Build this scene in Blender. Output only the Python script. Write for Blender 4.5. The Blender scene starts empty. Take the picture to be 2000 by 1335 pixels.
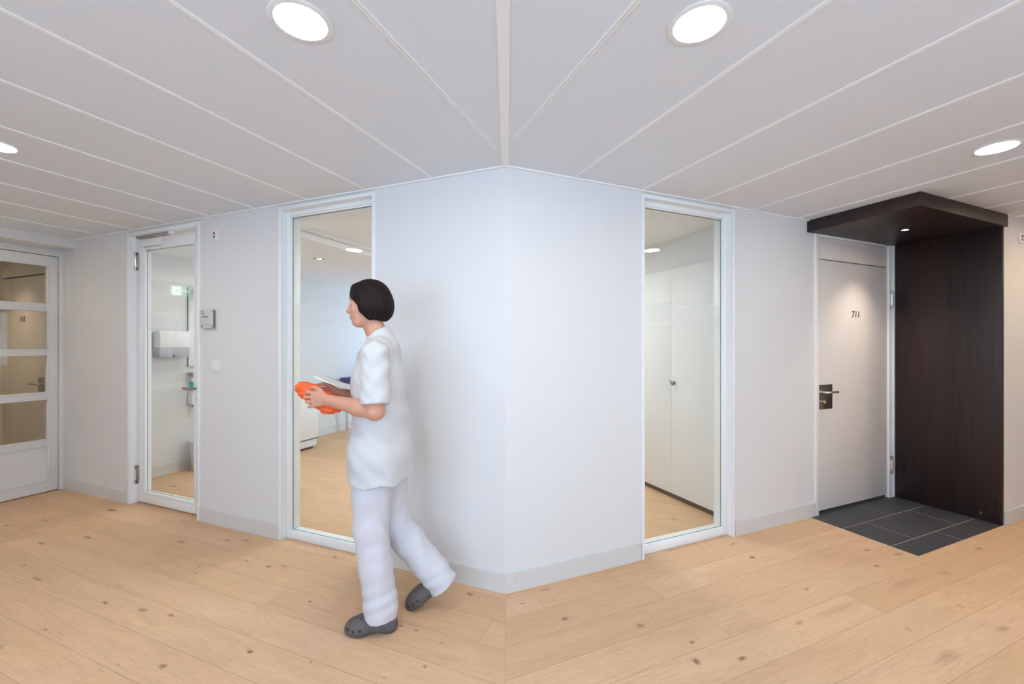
import bpy, bmesh, math, random
import numpy as np
from mathutils import Vector, Matrix
random.seed(7)
SC = bpy.context.scene
COL = SC.collection
F_PX = 823.0
H = 2.5
CAM_Z = 1.451

# ------------------------------------------------------------------ camera, world, exposure
cam_d = bpy.data.cameras.new('camera')
cam = bpy.data.objects.new('camera', cam_d); COL.objects.link(cam)
cam_d.sensor_width = 36.0; cam_d.lens = F_PX / 2000 * 36.0
cam_d.shift_y = 6.5 / 2000; cam_d.clip_start = 0.03
cam.location = (0, 0, CAM_Z); cam.rotation_euler = (math.pi / 2, 0, 0)
SC.camera = cam
SC.view_settings.view_transform = 'Standard'
SC.view_settings.look = 'None'
SC.view_settings.gamma = 1.0
SC.view_settings.use_curve_mapping = False
SC.view_settings.exposure = 0.46
world = bpy.data.worlds.new('sky'); SC.world = world; world.use_nodes = True
bg = world.node_tree.nodes['Background']
bg.inputs[0].default_value = (0.56, 0.76, 1.0, 1); bg.inputs[1].default_value = 6.0
LAMP_COL = (1.0, 0.93, 0.85, 1); LAMP_STR = 95.0

# ------------------------------------------------------------------ frames: wall axes
C0 = Vector((-0.036, 2.472, 0))
A1, B1 = math.radians(68.13), math.radians(66.85)
uL = Vector((-math.sin(A1), math.cos(A1), 0)); nL = Vector((-math.cos(A1), -math.sin(A1), 0))
uR = Vector((math.sin(B1), math.cos(B1), 0)); nR = Vector((math.cos(B1), -math.sin(B1), 0))

class Frame:
    def __init__(s, u, n, sg, o=C0):
        s.sg = sg; s.rz = math.atan2(u.y * sg, u.x * sg); s.u = u; s.n = n; s.o = o
    def loc(s, a, n, z): return s.o + s.u * a + s.n * n + Vector((0, 0, z))
L = Frame(uL, nL, 1); R = Frame(uR, nR, -1)

# ------------------------------------------------------------------ materials
def mat(name, col=(.8, .8, .8), rough=.5, metal=0, emis=None, es=0, bump=None, spec=None, sss=0, var=None, coat=0):
    m = bpy.data.materials.new(name); m.use_nodes = True
    nt = m.node_tree; p = nt.nodes['Principled BSDF']
    p.inputs['Base Color'].default_value = (*col, 1); p.inputs['Roughness'].default_value = rough
    p.inputs['Metallic'].default_value = metal
    if spec is not None: p.inputs['Specular IOR Level'].default_value = spec
    if coat: p.inputs['Coat Weight'].default_value = coat; p.inputs['Coat Roughness'].default_value = .08
    if sss:
        p.inputs['Subsurface Weight'].default_value = sss
        p.inputs['Subsurface Radius'].default_value = (.02, .008, .004)
    if emis: p.inputs['Emission Color'].default_value = (*emis, 1); p.inputs['Emission Strength'].default_value = es
    if bump or var:
        tc = nt.nodes.new('ShaderNodeTexCoord'); ns = nt.nodes.new('ShaderNodeTexNoise')
        ns.inputs['Scale'].default_value = (bump or var)[0]; ns.inputs['Detail'].default_value = 4
        mp = nt.nodes.new('ShaderNodeMapping'); nt.links.new(tc.outputs['Object'], mp.inputs[0])
        st = (bump or var)[2] if len(bump or var) > 2 else (1, 1, 1)
        mp.inputs['Scale'].default_value = st
        nt.links.new(mp.outputs[0], ns.inputs['Vector'])
        if bump:
            b = nt.nodes.new('ShaderNodeBump'); b.inputs['Strength'].default_value = bump[1]; b.inputs['Distance'].default_value = .002
            nt.links.new(ns.outputs['Fac'], b.inputs['Height']); nt.links.new(b.outputs[0], p.inputs['Normal'])
        if var:
            mr = nt.nodes.new('ShaderNodeMix'); mr.data_type = 'RGBA'
            mr.inputs['A'].default_value = (*[c * (1 - var[1]) for c in col], 1); mr.inputs['B'].default_value = (*[min(1, c * (1 + var[1])) for c in col], 1)
            nt.links.new(ns.outputs['Fac'], mr.inputs['Factor']); nt.links.new(mr.outputs['Result'], p.inputs['Base Color'])
    return m

M = {}
M['wall'] = mat('wall_paint', (.72, .72, .72), .75, bump=(180, .12))
M['frame'] = mat('frame_paint', (.86, .87, .87), .38)
M['seam'] = mat('oak_mitre_strip', (.50, .36, .24), .6)
M['base'] = mat('baseboard_paint', (.655, .65, .635), .45)
M['cream'] = mat('cream_door_paint', (.72, .70, .67), .45)
M['door'] = mat('grey_white_door_paint', (.72, .68, .645), .5)
M['ceil'] = mat('ceiling_panel_paint', (.755, .785, .84), .6, bump=(900, .15))
M['ceil2'] = mat('plaster_ceiling', (.88, .89, .90), .8)
M['joint'] = mat('ceiling_joint_paint', (.90, .895, .88), .6)
M['gap'] = mat('dark_gap', (.06, .06, .06), .8)
M['steel'] = mat('brushed_steel', (.42, .38, .35), .32, 1, bump=(60, .1, (1, 1, 30)))
M['chrome'] = mat('polished_steel', (.78, .77, .76), .15, 1)
M['white'] = mat('white_plastic', (.82, .82, .82), .35)
M['lacquer'] = mat('white_cupboard_lacquer', (.80, .81, .81), .5)
M['plinth'] = mat('brown_plinth', (.07, .055, .045), .5)
M['red'] = mat('red_button', (.45, .01, .02), .3)
M['green'] = mat('green_button', (.01, .22, .12), .3)
M['dark'] = mat('dark_ink', (.05, .05, .05), .6)
M['screw'] = mat('screw_head', (.35, .34, .32), .4, .6)
M['acryl'] = mat('sign_plate', (.62, .62, .58), .3)
M['edge'] = mat('green_glass_edge', (.05, .14, .14), .2)
M['exitg'] = mat('exit_green', (.0, .4, .2), .4, emis=(.2, .75, .5), es=1.2)
M['exitw'] = mat('exit_white', (.9, .9, .9), .4, emis=(.75, 1, .95), es=3)
M['mirror'] = mat('mirror_silver', (.75, .78, .76), .03, 1)
M['smoke'] = mat('translucent_grey_plastic', (.42, .42, .48), .25)
M['turq'] = mat('turquoise_liquid', (.02, .42, .45), .15)
M['bin'] = mat('pale_bin_plastic', (.66, .67, .66), .4)
M['purple'] = mat('dark_blue_vinyl', (.035, .03, .22), .4)
M['orange'] = mat('orange_packet', (.95, .13, .03), .4, bump=(14, .6))
M['paper'] = mat('white_paper', (.80, .80, .78), .7)
M['skin'] = mat('skin', (.62, .31, .21), .5, sss=.15, var=(30, .06))
M['lip'] = mat('lip', (.50, .16, .13), .45)
M['eye'] = mat('eye_white', (.75, .73, .70), .2)
M['iris'] = mat('iris', (.04, .02, .012), .2)
M['tunic'] = mat('white_cotton_tunic', (.60, .60, .605), .85, bump=(400, .25))
M['trouser'] = mat('white_cotton_trousers', (.63, .63, .68), .85, bump=(400, .25))
M['clog'] = mat('grey_clog_foam', (.105, .09, .085), .55, bump=(300, .1))
M['door_beige'] = mat('beige_door_paint', (.56, .50, .40), .5)
M['slate'] = mat('slate_tile', (.052, .054, .058), .55, var=(3, .28, (1, 2, 1)))
M['grout'] = mat('grout', (.36, .36, .36), .8)
M['lamp'] = mat('lamp_diffuser', (1, 1, 1), .5, emis=LAMP_COL[:3], es=LAMP_STR)
M['lamp_room_fill'] = mat('room_fill_diffuser', (1, 1, 1), .5, emis=(.98, 1, 1), es=215)  # for the unseen lamps added to brighten the room
M['lamp_end_fill'] = mat('end_fill_diffuser', (1, 1, 1), .5, emis=(1, .76, .52), es=75)  # for the unseen lamp added near the left end
M['lamp_warm'] = mat('warm_lamp_diffuser', (1, 1, 1), .5, emis=(1, .72, .45), es=140)
M['spot'] = mat('spot_lens', (1, 1, 1), .5, emis=(1, .9, .8), es=25)
M['petal'] = mat('spot_reflector', (.25, .25, .24), .3, .8)

def hair_mat():
    m = mat('dark_brown_hair', (.010, .004, .0035), .6, spec=.22)
    nt = m.node_tree; p = nt.nodes['Principled BSDF']
    tc = nt.nodes.new('ShaderNodeTexCoord'); mp = nt.nodes.new('ShaderNodeMapping'); mp.inputs['Scale'].default_value = (1, 1, .12)
    ns = nt.nodes.new('ShaderNodeTexNoise'); ns.inputs['Scale'].default_value = 170; ns.inputs['Distortion'].default_value = 1.2
    b = nt.nodes.new('ShaderNodeBump'); b.inputs['Strength'].default_value = .8; b.inputs['Distance'].default_value = .004
    nt.links.new(tc.outputs['Object'], mp.inputs[0]); nt.links.new(mp.outputs[0], ns.inputs['Vector'])
    nt.links.new(ns.outputs['Fac'], b.inputs['Height']); nt.links.new(b.outputs[0], p.inputs['Normal'])
    return m
M['hair'] = hair_mat()

def glass_mat():
    m = bpy.data.materials.new('window_glass'); m.use_nodes = True; nt = m.node_tree; nt.nodes.clear()
    o = nt.nodes.new('ShaderNodeOutputMaterial'); t = nt.nodes.new('ShaderNodeBsdfTransparent'); g = nt.nodes.new('ShaderNodeBsdfGlossy')
    t.inputs[0].default_value = (.955, .975, .965, 1); g.inputs['Roughness'].default_value = 0.0
    lw = nt.nodes.new('ShaderNodeLayerWeight'); lw.inputs[0].default_value = .5
    pw = nt.nodes.new('ShaderNodeMath'); pw.operation = 'POWER'; pw.inputs[1].default_value = 5
    ma = nt.nodes.new('ShaderNodeMath'); ma.operation = 'MULTIPLY_ADD'; ma.inputs[1].default_value = .9; ma.inputs[2].default_value = .045
    nt.links.new(lw.outputs['Facing'], pw.inputs[0]); nt.links.new(pw.outputs[0], ma.inputs[0])
    mx = nt.nodes.new('ShaderNodeMixShader'); nt.links.new(ma.outputs[0], mx.inputs[0])
    nt.links.new(t.outputs[0], mx.inputs[1]); nt.links.new(g.outputs[0], mx.inputs[2]); nt.links.new(mx.outputs[0], o.inputs[0])
    return m
M['glass'] = glass_mat()
def film_mat():
    m = bpy.data.materials.new('frosted_film'); m.use_nodes = True; nt = m.node_tree; nt.nodes.clear()
    o = nt.nodes.new('ShaderNodeOutputMaterial'); t = nt.nodes.new('ShaderNodeBsdfTransparent'); g = nt.nodes.new('ShaderNodeBsdfDiffuse')
    g.inputs[0].default_value = (.72, .74, .73, 1); mx = nt.nodes.new('ShaderNodeMixShader'); mx.inputs[0].default_value = .06
    nt.links.new(t.outputs[0], mx.inputs[1]); nt.links.new(g.outputs[0], mx.inputs[2]); nt.links.new(mx.outputs[0], o.inputs[0])
    return m
M['film'] = film_mat()

def darkwood():
    m = bpy.data.materials.new('dark_veneer'); m.use_nodes = True; nt = m.node_tree; p = nt.nodes['Principled BSDF']
    N, K = nt.nodes.new, nt.links.new
    tc = N('ShaderNodeTexCoord')
    def noise(scale, st, det=5):
        mp = N('ShaderNodeMapping'); mp.inputs['Scale'].default_value = st; K(tc.outputs['Object'], mp.inputs[0])
        n = N('ShaderNodeTexNoise'); n.inputs['Scale'].default_value = scale; n.inputs['Detail'].default_value = det; K(mp.outputs[0], n.inputs['Vector']); return n
    a = noise(90, (1, 1, .02)); b = noise(5, (1, 1, .06), 3)
    ad = N('ShaderNodeMath'); ad.operation = 'ADD'; K(a.outputs['Fac'], ad.inputs[0]); K(b.outputs['Fac'], ad.inputs[1])
    r = N('ShaderNodeValToRGB'); r.color_ramp.elements[0].position = .40; r.color_ramp.elements[1].position = .62
    r.color_ramp.elements[0].color = (.010, .0045, .0042, 1); r.color_ramp.elements[1].color = (.032, .0135, .011, 1)
    h = N('ShaderNodeMath'); h.operation = 'MULTIPLY'; h.inputs[1].default_value = .5; K(ad.outputs[0], h.inputs[0])
    K(h.outputs[0], r.inputs[0]); K(r.outputs[0], p.inputs['Base Color']); p.inputs['Roughness'].default_value = .42
    bp = N('ShaderNodeBump'); bp.inputs['Strength'].default_value = .15; bp.inputs['Distance'].default_value = .001
    K(a.outputs['Fac'], bp.inputs['Height']); K(bp.outputs[0], p.inputs['Normal'])
    return m
M['dwood'] = darkwood()

def oak(name, phase, knots, seed):
    """wide oak planks: x along the boards, y across (object coordinates)"""
    m = bpy.data.materials.new(name); m.use_nodes = True; nt = m.node_tree; p = nt.nodes['Principled BSDF']
    N, K = nt.nodes.new, nt.links.new
    tc = N('ShaderNodeTexCoord'); sp = N('ShaderNodeSeparateXYZ'); K(tc.outputs['Object'], sp.inputs[0])
    def mth(op, a, b=None, c=None):
        n = N('ShaderNodeMath'); n.operation = op
        for i, v in enumerate((a, b, c)):
            if v is None: continue
            if isinstance(v, (int, float)): n.inputs[i].default_value = v
            else: K(v, n.inputs[i])
        return n.outputs[0]
    W, LEN = .19, 2.6
    X, Y = sp.outputs[0], sp.outputs[1]
    v = mth('DIVIDE', mth('SUBTRACT', Y, phase), W); row = mth('FLOOR', v); vf = mth('FRACT', v)
    wn = N('ShaderNodeTexWhiteNoise'); wn.noise_dimensions = '1D'; K(mth('ADD', row, seed), wn.inputs['W'])
    u = mth('DIVIDE', mth('ADD', X, mth('MULTIPLY', wn.outputs['Value'], 7.3)), LEN); col = mth('FLOOR', u); uf = mth('FRACT', u)
    cb = N('ShaderNodeCombineXYZ'); K(row, cb.inputs[0]); K(col, cb.inputs[1]); cb.inputs[2].default_value = seed
    w2 = N('ShaderNodeTexWhiteNoise'); w2.noise_dimensions = '3D'; K(cb.outputs[0], w2.inputs['Vector'])
    # seams
    dv = mth('MULTIPLY', mth('MINIMUM', vf, mth('SUBTRACT', 1.0, vf)), W)
    du = mth('MULTIPLY', mth('MINIMUM', uf, mth('SUBTRACT', 1.0, uf)), LEN)
    seam = mth('LESS_THAN', mth('MINIMUM', dv, du), .0011)
    # grain, shifted for each plank
    off = N('ShaderNodeVectorMath'); off.operation = 'SCALE'; K(w2.outputs['Color'], off.inputs[0]); off.inputs['Scale'].default_value = 37
    gv = N('ShaderNodeVectorMath'); gv.operation = 'ADD'; K(tc.outputs['Object'], gv.inputs[0]); K(off.outputs[0], gv.inputs[1])
    def noise(scale, st, det=5, dist=0):
        mp = N('ShaderNodeMapping'); mp.inputs['Scale'].default_value = st; K(gv.outputs[0], mp.inputs[0])
        n = N('ShaderNodeTexNoise'); n.inputs['Scale'].default_value = scale; n.inputs['Detail'].default_value = det
        n.inputs['Distortion'].default_value = dist; K(mp.outputs[0], n.inputs['Vector']); return n.outputs['Fac']
    fine = noise(95, (.05, 1, 1), 6, .3); mid = noise(9, (.13, 1, 1), 4, 1.0); broad = noise(2.2, (.35, 1.3, 1), 2, .6)
    # cathedral figure
    mp = N('ShaderNodeMapping'); mp.inputs['Scale'].default_value = (.22, 1, 1); K(gv.outputs[0], mp.inputs[0])
    n0 = N('ShaderNodeTexNoise'); n0.inputs['Scale'].default_value = 5; n0.inputs['Detail'].default_value = 2; K(mp.outputs[0], n0.inputs['Vector'])
    fig = mth('SINE', mth('MULTIPLY', n0.outputs['Fac'], 120))
    # knots
    kn = None; smear = None
    wob = noise(60, (1, 1, 1), 3)
    for (kx, ky, ka, kb, kd) in knots:
        mp = N('ShaderNodeMapping'); mp.vector_type = 'TEXTURE'
        mp.inputs['Location'].default_value = (kx, ky, 0); mp.inputs['Scale'].default_value = (ka, kb, 1)
        K(tc.outputs['Object'], mp.inputs[0])
        ln = N('ShaderNodeVectorMath'); ln.operation = 'LENGTH'; K(mp.outputs[0], ln.inputs[0])
        d = mth('ADD', ln.outputs['Value'], mth('MULTIPLY', mth('SUBTRACT', wob, .5), 1.1))
        mr = N('ShaderNodeMapRange'); mr.interpolation_type = 'SMOOTHSTEP'; K(d, mr.inputs[0])
        mr.inputs[1].default_value = .1; mr.inputs[2].default_value = 1.15; mr.inputs[3].default_value = kd * .85; mr.inputs[4].default_value = 0
        kn = mr.outputs[0] if kn is None else mth('MAXIMUM', kn, mr.outputs[0])
    def mix(f, a, b):
        n = N('ShaderNodeMix'); n.data_type = 'RGBA'
        for s, vv in (('Factor', f), ('A', a), ('B', b)):
            if isinstance(vv, tuple): n.inputs[s].default_value = (*vv, 1)
            elif isinstance(vv, (int, float)): n.inputs[s].default_value = vv
            else: K(vv, n.inputs[s])
        return n.outputs['Result']
    base = mix(w2.outputs['Value'], (.66, .435, .250), (.76, .525, .325))
    t1 = N('ShaderNodeMapRange'); K(mid, t1.inputs[0]); t1.inputs[1].default_value = .3; t1.inputs[2].default_value = .75; t1.inputs[3].default_value = 0; t1.inputs[4].default_value = .6
    c1 = mix(t1.outputs[0], base, (.58, .36, .21))
    t2 = N('ShaderNodeMapRange'); K(broad, t2.inputs[0]); t2.inputs[1].default_value = .45; t2.inputs[2].default_value = .8; t2.inputs[3].default_value = 0; t2.inputs[4].default_value = .5
    c2 = mix(t2.outputs[0], c1, (.76, .49, .33))
    c3 = mix(mth('MULTIPLY', mth('ABSOLUTE', mth('SUBTRACT', fine, .5)), 1.3), c2, (.36, .22, .125))
    c4 = mix(mth('MULTIPLY', mth('MAXIMUM', fig, 0.0), .07), c3, (.36, .21, .12))
    c5 = mix(kn, c4, (.075, .028, .018)) if kn is not None else c4
    c6 = mix(mth('MULTIPLY', seam, .5), c5, (.14, .08, .05))
    K(c6, p.inputs['Base Color']); p.inputs['Roughness'].default_value = .5; p.inputs['Specular IOR Level'].default_value = .3
    b = N('ShaderNodeBump'); b.inputs['Strength'].default_value = .12; b.inputs['Distance'].default_value = .001
    K(mth('SUBTRACT', fine, seam), b.inputs['Height']); K(b.outputs[0], p.inputs['Normal'])
    return m
KL = [(3.70, .15, .07, .03, .8), (3.21, .52, .06, .018, .7), (3.4, .7, .05, .018, .7), (4.09, .65, .04, .015, .5), (3.95, .48, .05, .015, .6), (2.47, .30, .05, .018, .6), (3.07, .90, .02, .010, .6), (2.76, .95, .075, .014, .6), (2.06, .93, .035, .012, .8), (1.79, .89, .045, .022, .55), (1.59, .86, .03, .012, .75), (.94, .89, .022, .014, .95), (1.22, 1.10, .028, .018, .75), (1.92, .54, .02, .009, .6), (1.98, .48, .02, .009, .55), (1.76, .31, .03, .01, .6), (2.19, .16, .05, .015, .5), (2.05, .11, .05, .02, .5), (1.56, .31, .03, .018, .65), (1.47, .27, .04, .012, .5), (1.25, .05, .025, .016, .7), (1.0, .49, .013, .008, .9), (2.06, 1.17, .012, .007, .8), (.19, .09, .03, .018, .8), (.12, .66, .014, .01, .6), (.39, .47, .018, .01, .6), (.30, .47, .016, .009, .6), (.13, .50, .02, .008, .5), (2.1, 1.33, .05, .035, .55), (.62, .83, .012, .01, .5), (1.42, 1.17, .012, .007, .5), (.25, .78, .01, .008, .6)]
KR = [(.23, .06, .05, .018, .4), (.05, .13, .02, .01, .6), (.20, .34, .03, .018, .7), (.53, .54, .03, .022, .55), (.68, .74, .018, .013, .8), (.60, .84, .022, .03, .9), (.81, .91, .03, .018, .8), (1.76, .09, .04, .014, .6), (1.71, .28, .03, .02, .9), (1.66, .67, .018, .012, .8), (2.01, .18, .015, .01, .5), (2.36, .68, .03, .014, .85), (2.55, .53, .05, .014, .6), (2.68, .65, .05, .02, .5), (3.31, .83, .04, .02, .7), (2.65, .90, .07, .03, .25), (2.28, 1.11, .025, .025, .3), (1.31, .85, .04, .02, .45), (1.77, 1.10, .025, .02, .35), (2.22, 1.29, .07, .025, .35), (1.70, 1.28, .12, .035, .35), (2.27, .87, .22, .04, .22), (1.62, .86, .25, .035, .20)]
M['oakL'] = oak('oak_floor', .06, KL, 3.0)
M['oakR'] = oak('oak_floor_right', .03, [(-a, b, c, d, e) for a, b, c, d, e in KR], 11.0)
M['oakI'] = oak('oak_floor_room', .06, [(1.6, -1.1, .03, .015, .7), (1.9, -1.6, .05, .012, .6), (1.2, -.5, .03, .02, .7), (-.9, -1.5, .05, .014, .6), (-1.3, -.9, .05, .014, .7), (3.9, -.45, .04, .03, .8)], 23.0)

# ------------------------------------------------------------------ mesh helpers
class MB:
    def __init__(s): s.bm = bmesh.new()
    def _merge(s, t):
        me = bpy.data.meshes.new('t'); t.to_mesh(me); t.free(); s.bm.from_mesh(me); bpy.data.meshes.remove(me)
    def box(s, x0, x1, y0, y1, z0, z1, bev=0, seg=2):
        t = bmesh.new(); bmesh.ops.create_cube(t, size=1)
        for v in t.verts:
            v.co = Vector(((x0 + x1) / 2 + v.co.x * abs(x1 - x0), (y0 + y1) / 2 + v.co.y * abs(y1 - y0), (z0 + z1) / 2 + v.co.z * abs(z1 - z0)))
        if bev: bmesh.ops.bevel(t, geom=t.edges[:], offset=bev, segments=seg, affect='EDGES', profile=.5)
        s._merge(t); return s
    def prism(s, pts, z0, z1):
        t = bmesh.new(); a = [t.verts.new((x, y, z0)) for x, y in pts]; b = [t.verts.new((x, y, z1)) for x, y in pts]
        n = len(pts)
        for i in range(n): t.faces.new((a[i], a[(i + 1) % n], b[(i + 1) % n], b[i]))
        t.faces.new(a[::-1]); t.faces.new(b); bmesh.ops.recalc_face_normals(t, faces=t.faces[:]); s._merge(t); return s
    def tube(s, pts, r, seg=12, cap=True, ell=None):
        pts = [Vector(p) for p in pts]; rs = r if isinstance(r, (list, tuple)) else [r] * len(pts)
        t = bmesh.new(); rings = []; up = None
        for i, p in enumerate(pts):
            d = (pts[min(i + 1, len(pts) - 1)] - pts[max(i - 1, 0)]).normalized()
            if up is None: up = Vector((0, 0, 1)) if abs(d.z) < .9 else Vector((1, 0, 0))
            a = d.cross(up).normalized(); b = a.cross(d).normalized(); up = b
            rings.append([t.verts.new(p + (a * math.cos(k * 2 * math.pi / seg) * (ell or 1) + b * math.sin(k * 2 * math.pi / seg)) * rs[i]) for k in range(seg)])
        for q in range(len(rings) - 1):
            for k in range(seg): t.faces.new((rings[q][k], rings[q][(k + 1) % seg], rings[q + 1][(k + 1) % seg], rings[q + 1][k]))
        if cap: t.faces.new(rings[0][::-1]); t.faces.new(rings[-1])
        bmesh.ops.recalc_face_normals(t, faces=t.faces[:]); s._merge(t); return s
    def lathe(s, prof, c=(0, 0, 0), seg=48, close=False, axis='z'):
        t = bmesh.new(); rings = []
        for r, z in prof:
            ring = []
            for k in range(seg):
                a = k * 2 * math.pi / seg; q = (r * math.cos(a), r * math.sin(a), z)
                if axis == 'y': q = (q[0], q[2], q[1])
                if axis == 'x': q = (q[2], q[0], q[1])
                ring.append(t.verts.new((c[0] + q[0], c[1] + q[1], c[2] + q[2])))
            rings.append(ring)
        n = len(rings)
        for q in range(n if close else n - 1):
            for k in range(seg): t.faces.new((rings[q][k], rings[q][(k + 1) % seg], rings[(q + 1) % n][(k + 1) % seg], rings[(q + 1) % n][k]))
        if not close: t.faces.new(rings[0][::-1]); t.faces.new(rings[-1])
        bmesh.ops.remove_doubles(t, verts=t.verts[:], dist=1e-6)
        bmesh.ops.recalc_face_normals(t, faces=t.faces[:]); s._merge(t); return s
    def mesh(s, name):
        me = bpy.data.meshes.new(name); s.bm.to_mesh(me); s.bm.free(); return me

def smooth_mesh(me, ang=35):
    me.polygons.foreach_set('use_smooth', [True] * len(me.polygons))
    try: me.set_sharp_from_angle(angle=math.radians(ang))
    except Exception: pass

def tagged(o, label=None, cat=None, group=None, kind=None):
    if label: o['label'] = label
    if cat: o['category'] = cat
    if group: o['group'] = group
    if kind: o['kind'] = kind
    return o

def place(o, fr, base):
    o.location = fr.loc(*base) if fr else Vector(base); o.rotation_euler = (0, 0, fr.rz if fr else 0)
class Thing:
    """Empty at its base; parts are given in frame coordinates (s, n, z)"""
    def __init__(s, name, fr, base, label, cat, group=None, kind=None):
        s.o = bpy.data.objects.new(name, None); COL.objects.link(s.o); s.o.empty_display_size = .05
        s.fr = fr; s.base = base; place(s.o, fr, base); tagged(s.o, label, cat, group, kind)
    def part(s, name, mb, m, parent=None, label=None, smooth=True, rel=False):
        me = mb.mesh(name) if isinstance(mb, MB) else mb
        if not rel:
            sg = s.fr.sg if s.fr else 1
            me.transform(Matrix.Translation((-s.base[0] * sg, -s.base[1], -s.base[2])))
        if smooth: smooth_mesh(me)
        me.materials.append(M[m]); o = bpy.data.objects.new(name, me); COL.objects.link(o); o.parent = parent or s.o
        if label: o['label'] = label
        return o
def solo(name, fr, base, mb, m, label, cat, group=None, kind=None, rel=False, smooth=True):
    me = mb.mesh(name) if isinstance(mb, MB) else mb
    sg = fr.sg if fr else 1
    if not rel: me.transform(Matrix.Translation((-base[0] * sg, -base[1], -base[2])))
    if smooth: smooth_mesh(me)
    me.materials.append(M[m]); o = bpy.data.objects.new(name, me); COL.objects.link(o); place(o, fr, base)
    return tagged(o, label, cat, group, kind)
class FB(MB):
    """MB whose boxes take s (along wall) in a frame, flipped for the right frame"""
    def __init__(s, fr): super().__init__(); s.g = fr.sg
    def b(s, s0, s1, n0, n1, z0, z1, bev=0): a, c = sorted((s0 * s.g, s1 * s.g)); return s.box(a, c, n0, n1, z0, z1, bev)
    def pr(s, pts, z0, z1): return s.prism([(a * s.g, n) for a, n in pts], z0, z1)
    def tb(s, pts, r, seg=12, **k): return s.tube([(a * s.g, n, z) for a, n, z in pts], r, seg, **k)
    def la(s, prof, c, seg=32, axis='z', **k): return s.lathe(prof, (c[0] * s.g, c[1], c[2]), seg, axis=axis, **k)
def text_mesh(body, size, fr, s, n, z, depth=.002, align='CENTER', shear=0):
    cu = bpy.data.curves.new('txt', 'FONT'); cu.body = body; cu.size = size; cu.extrude = depth; cu.align_x = align; cu.align_y = 'CENTER'; cu.shear = shear
    cu.resolution_u = 4
    ob = bpy.data.objects.new('txt', cu); COL.objects.link(ob)
    dg = bpy.context.evaluated_depsgraph_get(); me = bpy.data.meshes.new_from_object(ob.evaluated_get(dg))
    bpy.data.objects.remove(ob); bpy.data.curves.remove(cu)
    # text x -> -x local, text y -> z, text z -> +n
    me.transform(Matrix(((-1, 0, 0, s * fr.sg), (0, 0, 1, n), (0, 1, 0, z), (0, 0, 0, 1))))
    return me
def S(label): return dict(label=label, cat='structure', kind='structure')

# ------------------------------------------------------------------ daylight windows behind the camera (portals)
NB = 4.0                                   # distance of the back walls
WIN = [(L, -1.35, -.05), (L, .25, 1.5), (R, -1.35, -.05), (R, .25, 1.5)]
def portal(fr, s0, s1, n, z0, z1, flip=False):
    ld = bpy.data.lights.new('window_portal', 'AREA'); ld.shape = 'RECTANGLE'; ld.size = abs(s1 - s0); ld.size_y = z1 - z0
    ld.cycles.is_portal = True
    o = bpy.data.objects.new('window_portal', ld); COL.objects.link(o)
    o.location = fr.loc((s0 + s1) / 2, n, (z0 + z1) / 2)
    d = -fr.n if not flip else fr.n        # light direction into the space
    o.rotation_euler = d.to_track_quat('-Z', 'Z').to_euler()
for fr, a, b in WIN: portal(fr, a, b, NB + .05, .95, 2.25)
portal(L, 2.6, 3.7, -6.22, .8, 2.1, True)

# ------------------------------------------------------------------ the setting
TB = math.tan(math.radians((360 - (A1 + B1) * 180 / math.pi - 180) / 2) ) if False else math.tan((math.pi - A1 - B1) / 2)
# floors: split along the mitre seam
def at(fr, s, n): p = fr.loc(s, n, 0); return (p.x, p.y)
bis = (nL + nR).normalized()
backC = C0 + bis * (NB / math.cos((math.pi - A1 - B1) / 2))
sBL = (backC - C0).dot(uL)
fb = FB(L); fb.pr([(0, 0), (8.2, 0), (8.2, NB), (sBL, NB)], -.1, 0)
solo('floor', L, (0, 0, 0), fb, 'oakL', **S('light oak plank floor in the left arm of the corridor'))
sBR = (backC - C0).dot(uR)
fb = FB(R); fb.pr([(0, 0), (8.2, 0), (8.2, NB), (sBR, NB)], -.1, 0)
solo('floor', R, (0, 0, 0), fb, 'oakR', **S('light oak plank floor in the right arm of the corridor'))
# room floor: everything behind the two walls
def toL(p): q = p - C0; return (q.dot(uL), q.dot(nL))
fb = FB(L); fb.pr([(0, -.001), (4.6, -.001), (4.6, -6.3), (2.38, -6.3), toL(R.loc(2.7, -.001, 0))], -.1, -.0008)
solo('floor', L, (0, 0, 0), fb, 'oakI', **S('light oak floor of the room behind the glass'))
# mitre seam strip
fb = MB(); d2 = Vector((-bis.y, bis.x, 0)) * .002
p0, p1 = C0 + bis * .012, backC
fb.prism([(p0.x - d2.x, p0.y - d2.y), (p1.x - d2.x, p1.y - d2.y), (p1.x + d2.x, p1.y + d2.y), (p0.x + d2.x, p0.y + d2.y)], 0, .0006)
solo('trim_1', None, (0, 0, 0), fb, 'seam', **S('thin mitre joint line in the oak floor at the wall corner'))
# slate tiles in front of door 711
TS0, TS1, TN = 2.775, 4.02, .72
fb = FB(R); fb.b(TS0, TS1, -.15, TN, 0, .0012)
solo('floor', R, (TS0, 0, 0), fb, 'grout', **S('pale grout bed between the slate tiles by the wooden entrance'))
fb = FB(R); g = .0026; e = .0018
rows = [(-.1, .25, [TS0, 3.45, TS1]), (.25, .565, [TS0, 3.08, 3.73, TS1]), (.565, TN, [TS0, 3.385, TS1])]
for n0, n1, ss in rows:
    for a, b in zip(ss[:-1], ss[1:]):
        fb.b(a + (0 if a == TS0 else g), b - (0 if b == TS1 else g), n0 + g, n1 - (0 if n1 == TN else g), .0004, e)
solo('floor', R, (TS0, 0, .0004), fb, 'slate', **S('dark slate floor tiles under the dark wood entrance canopy'))

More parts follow.
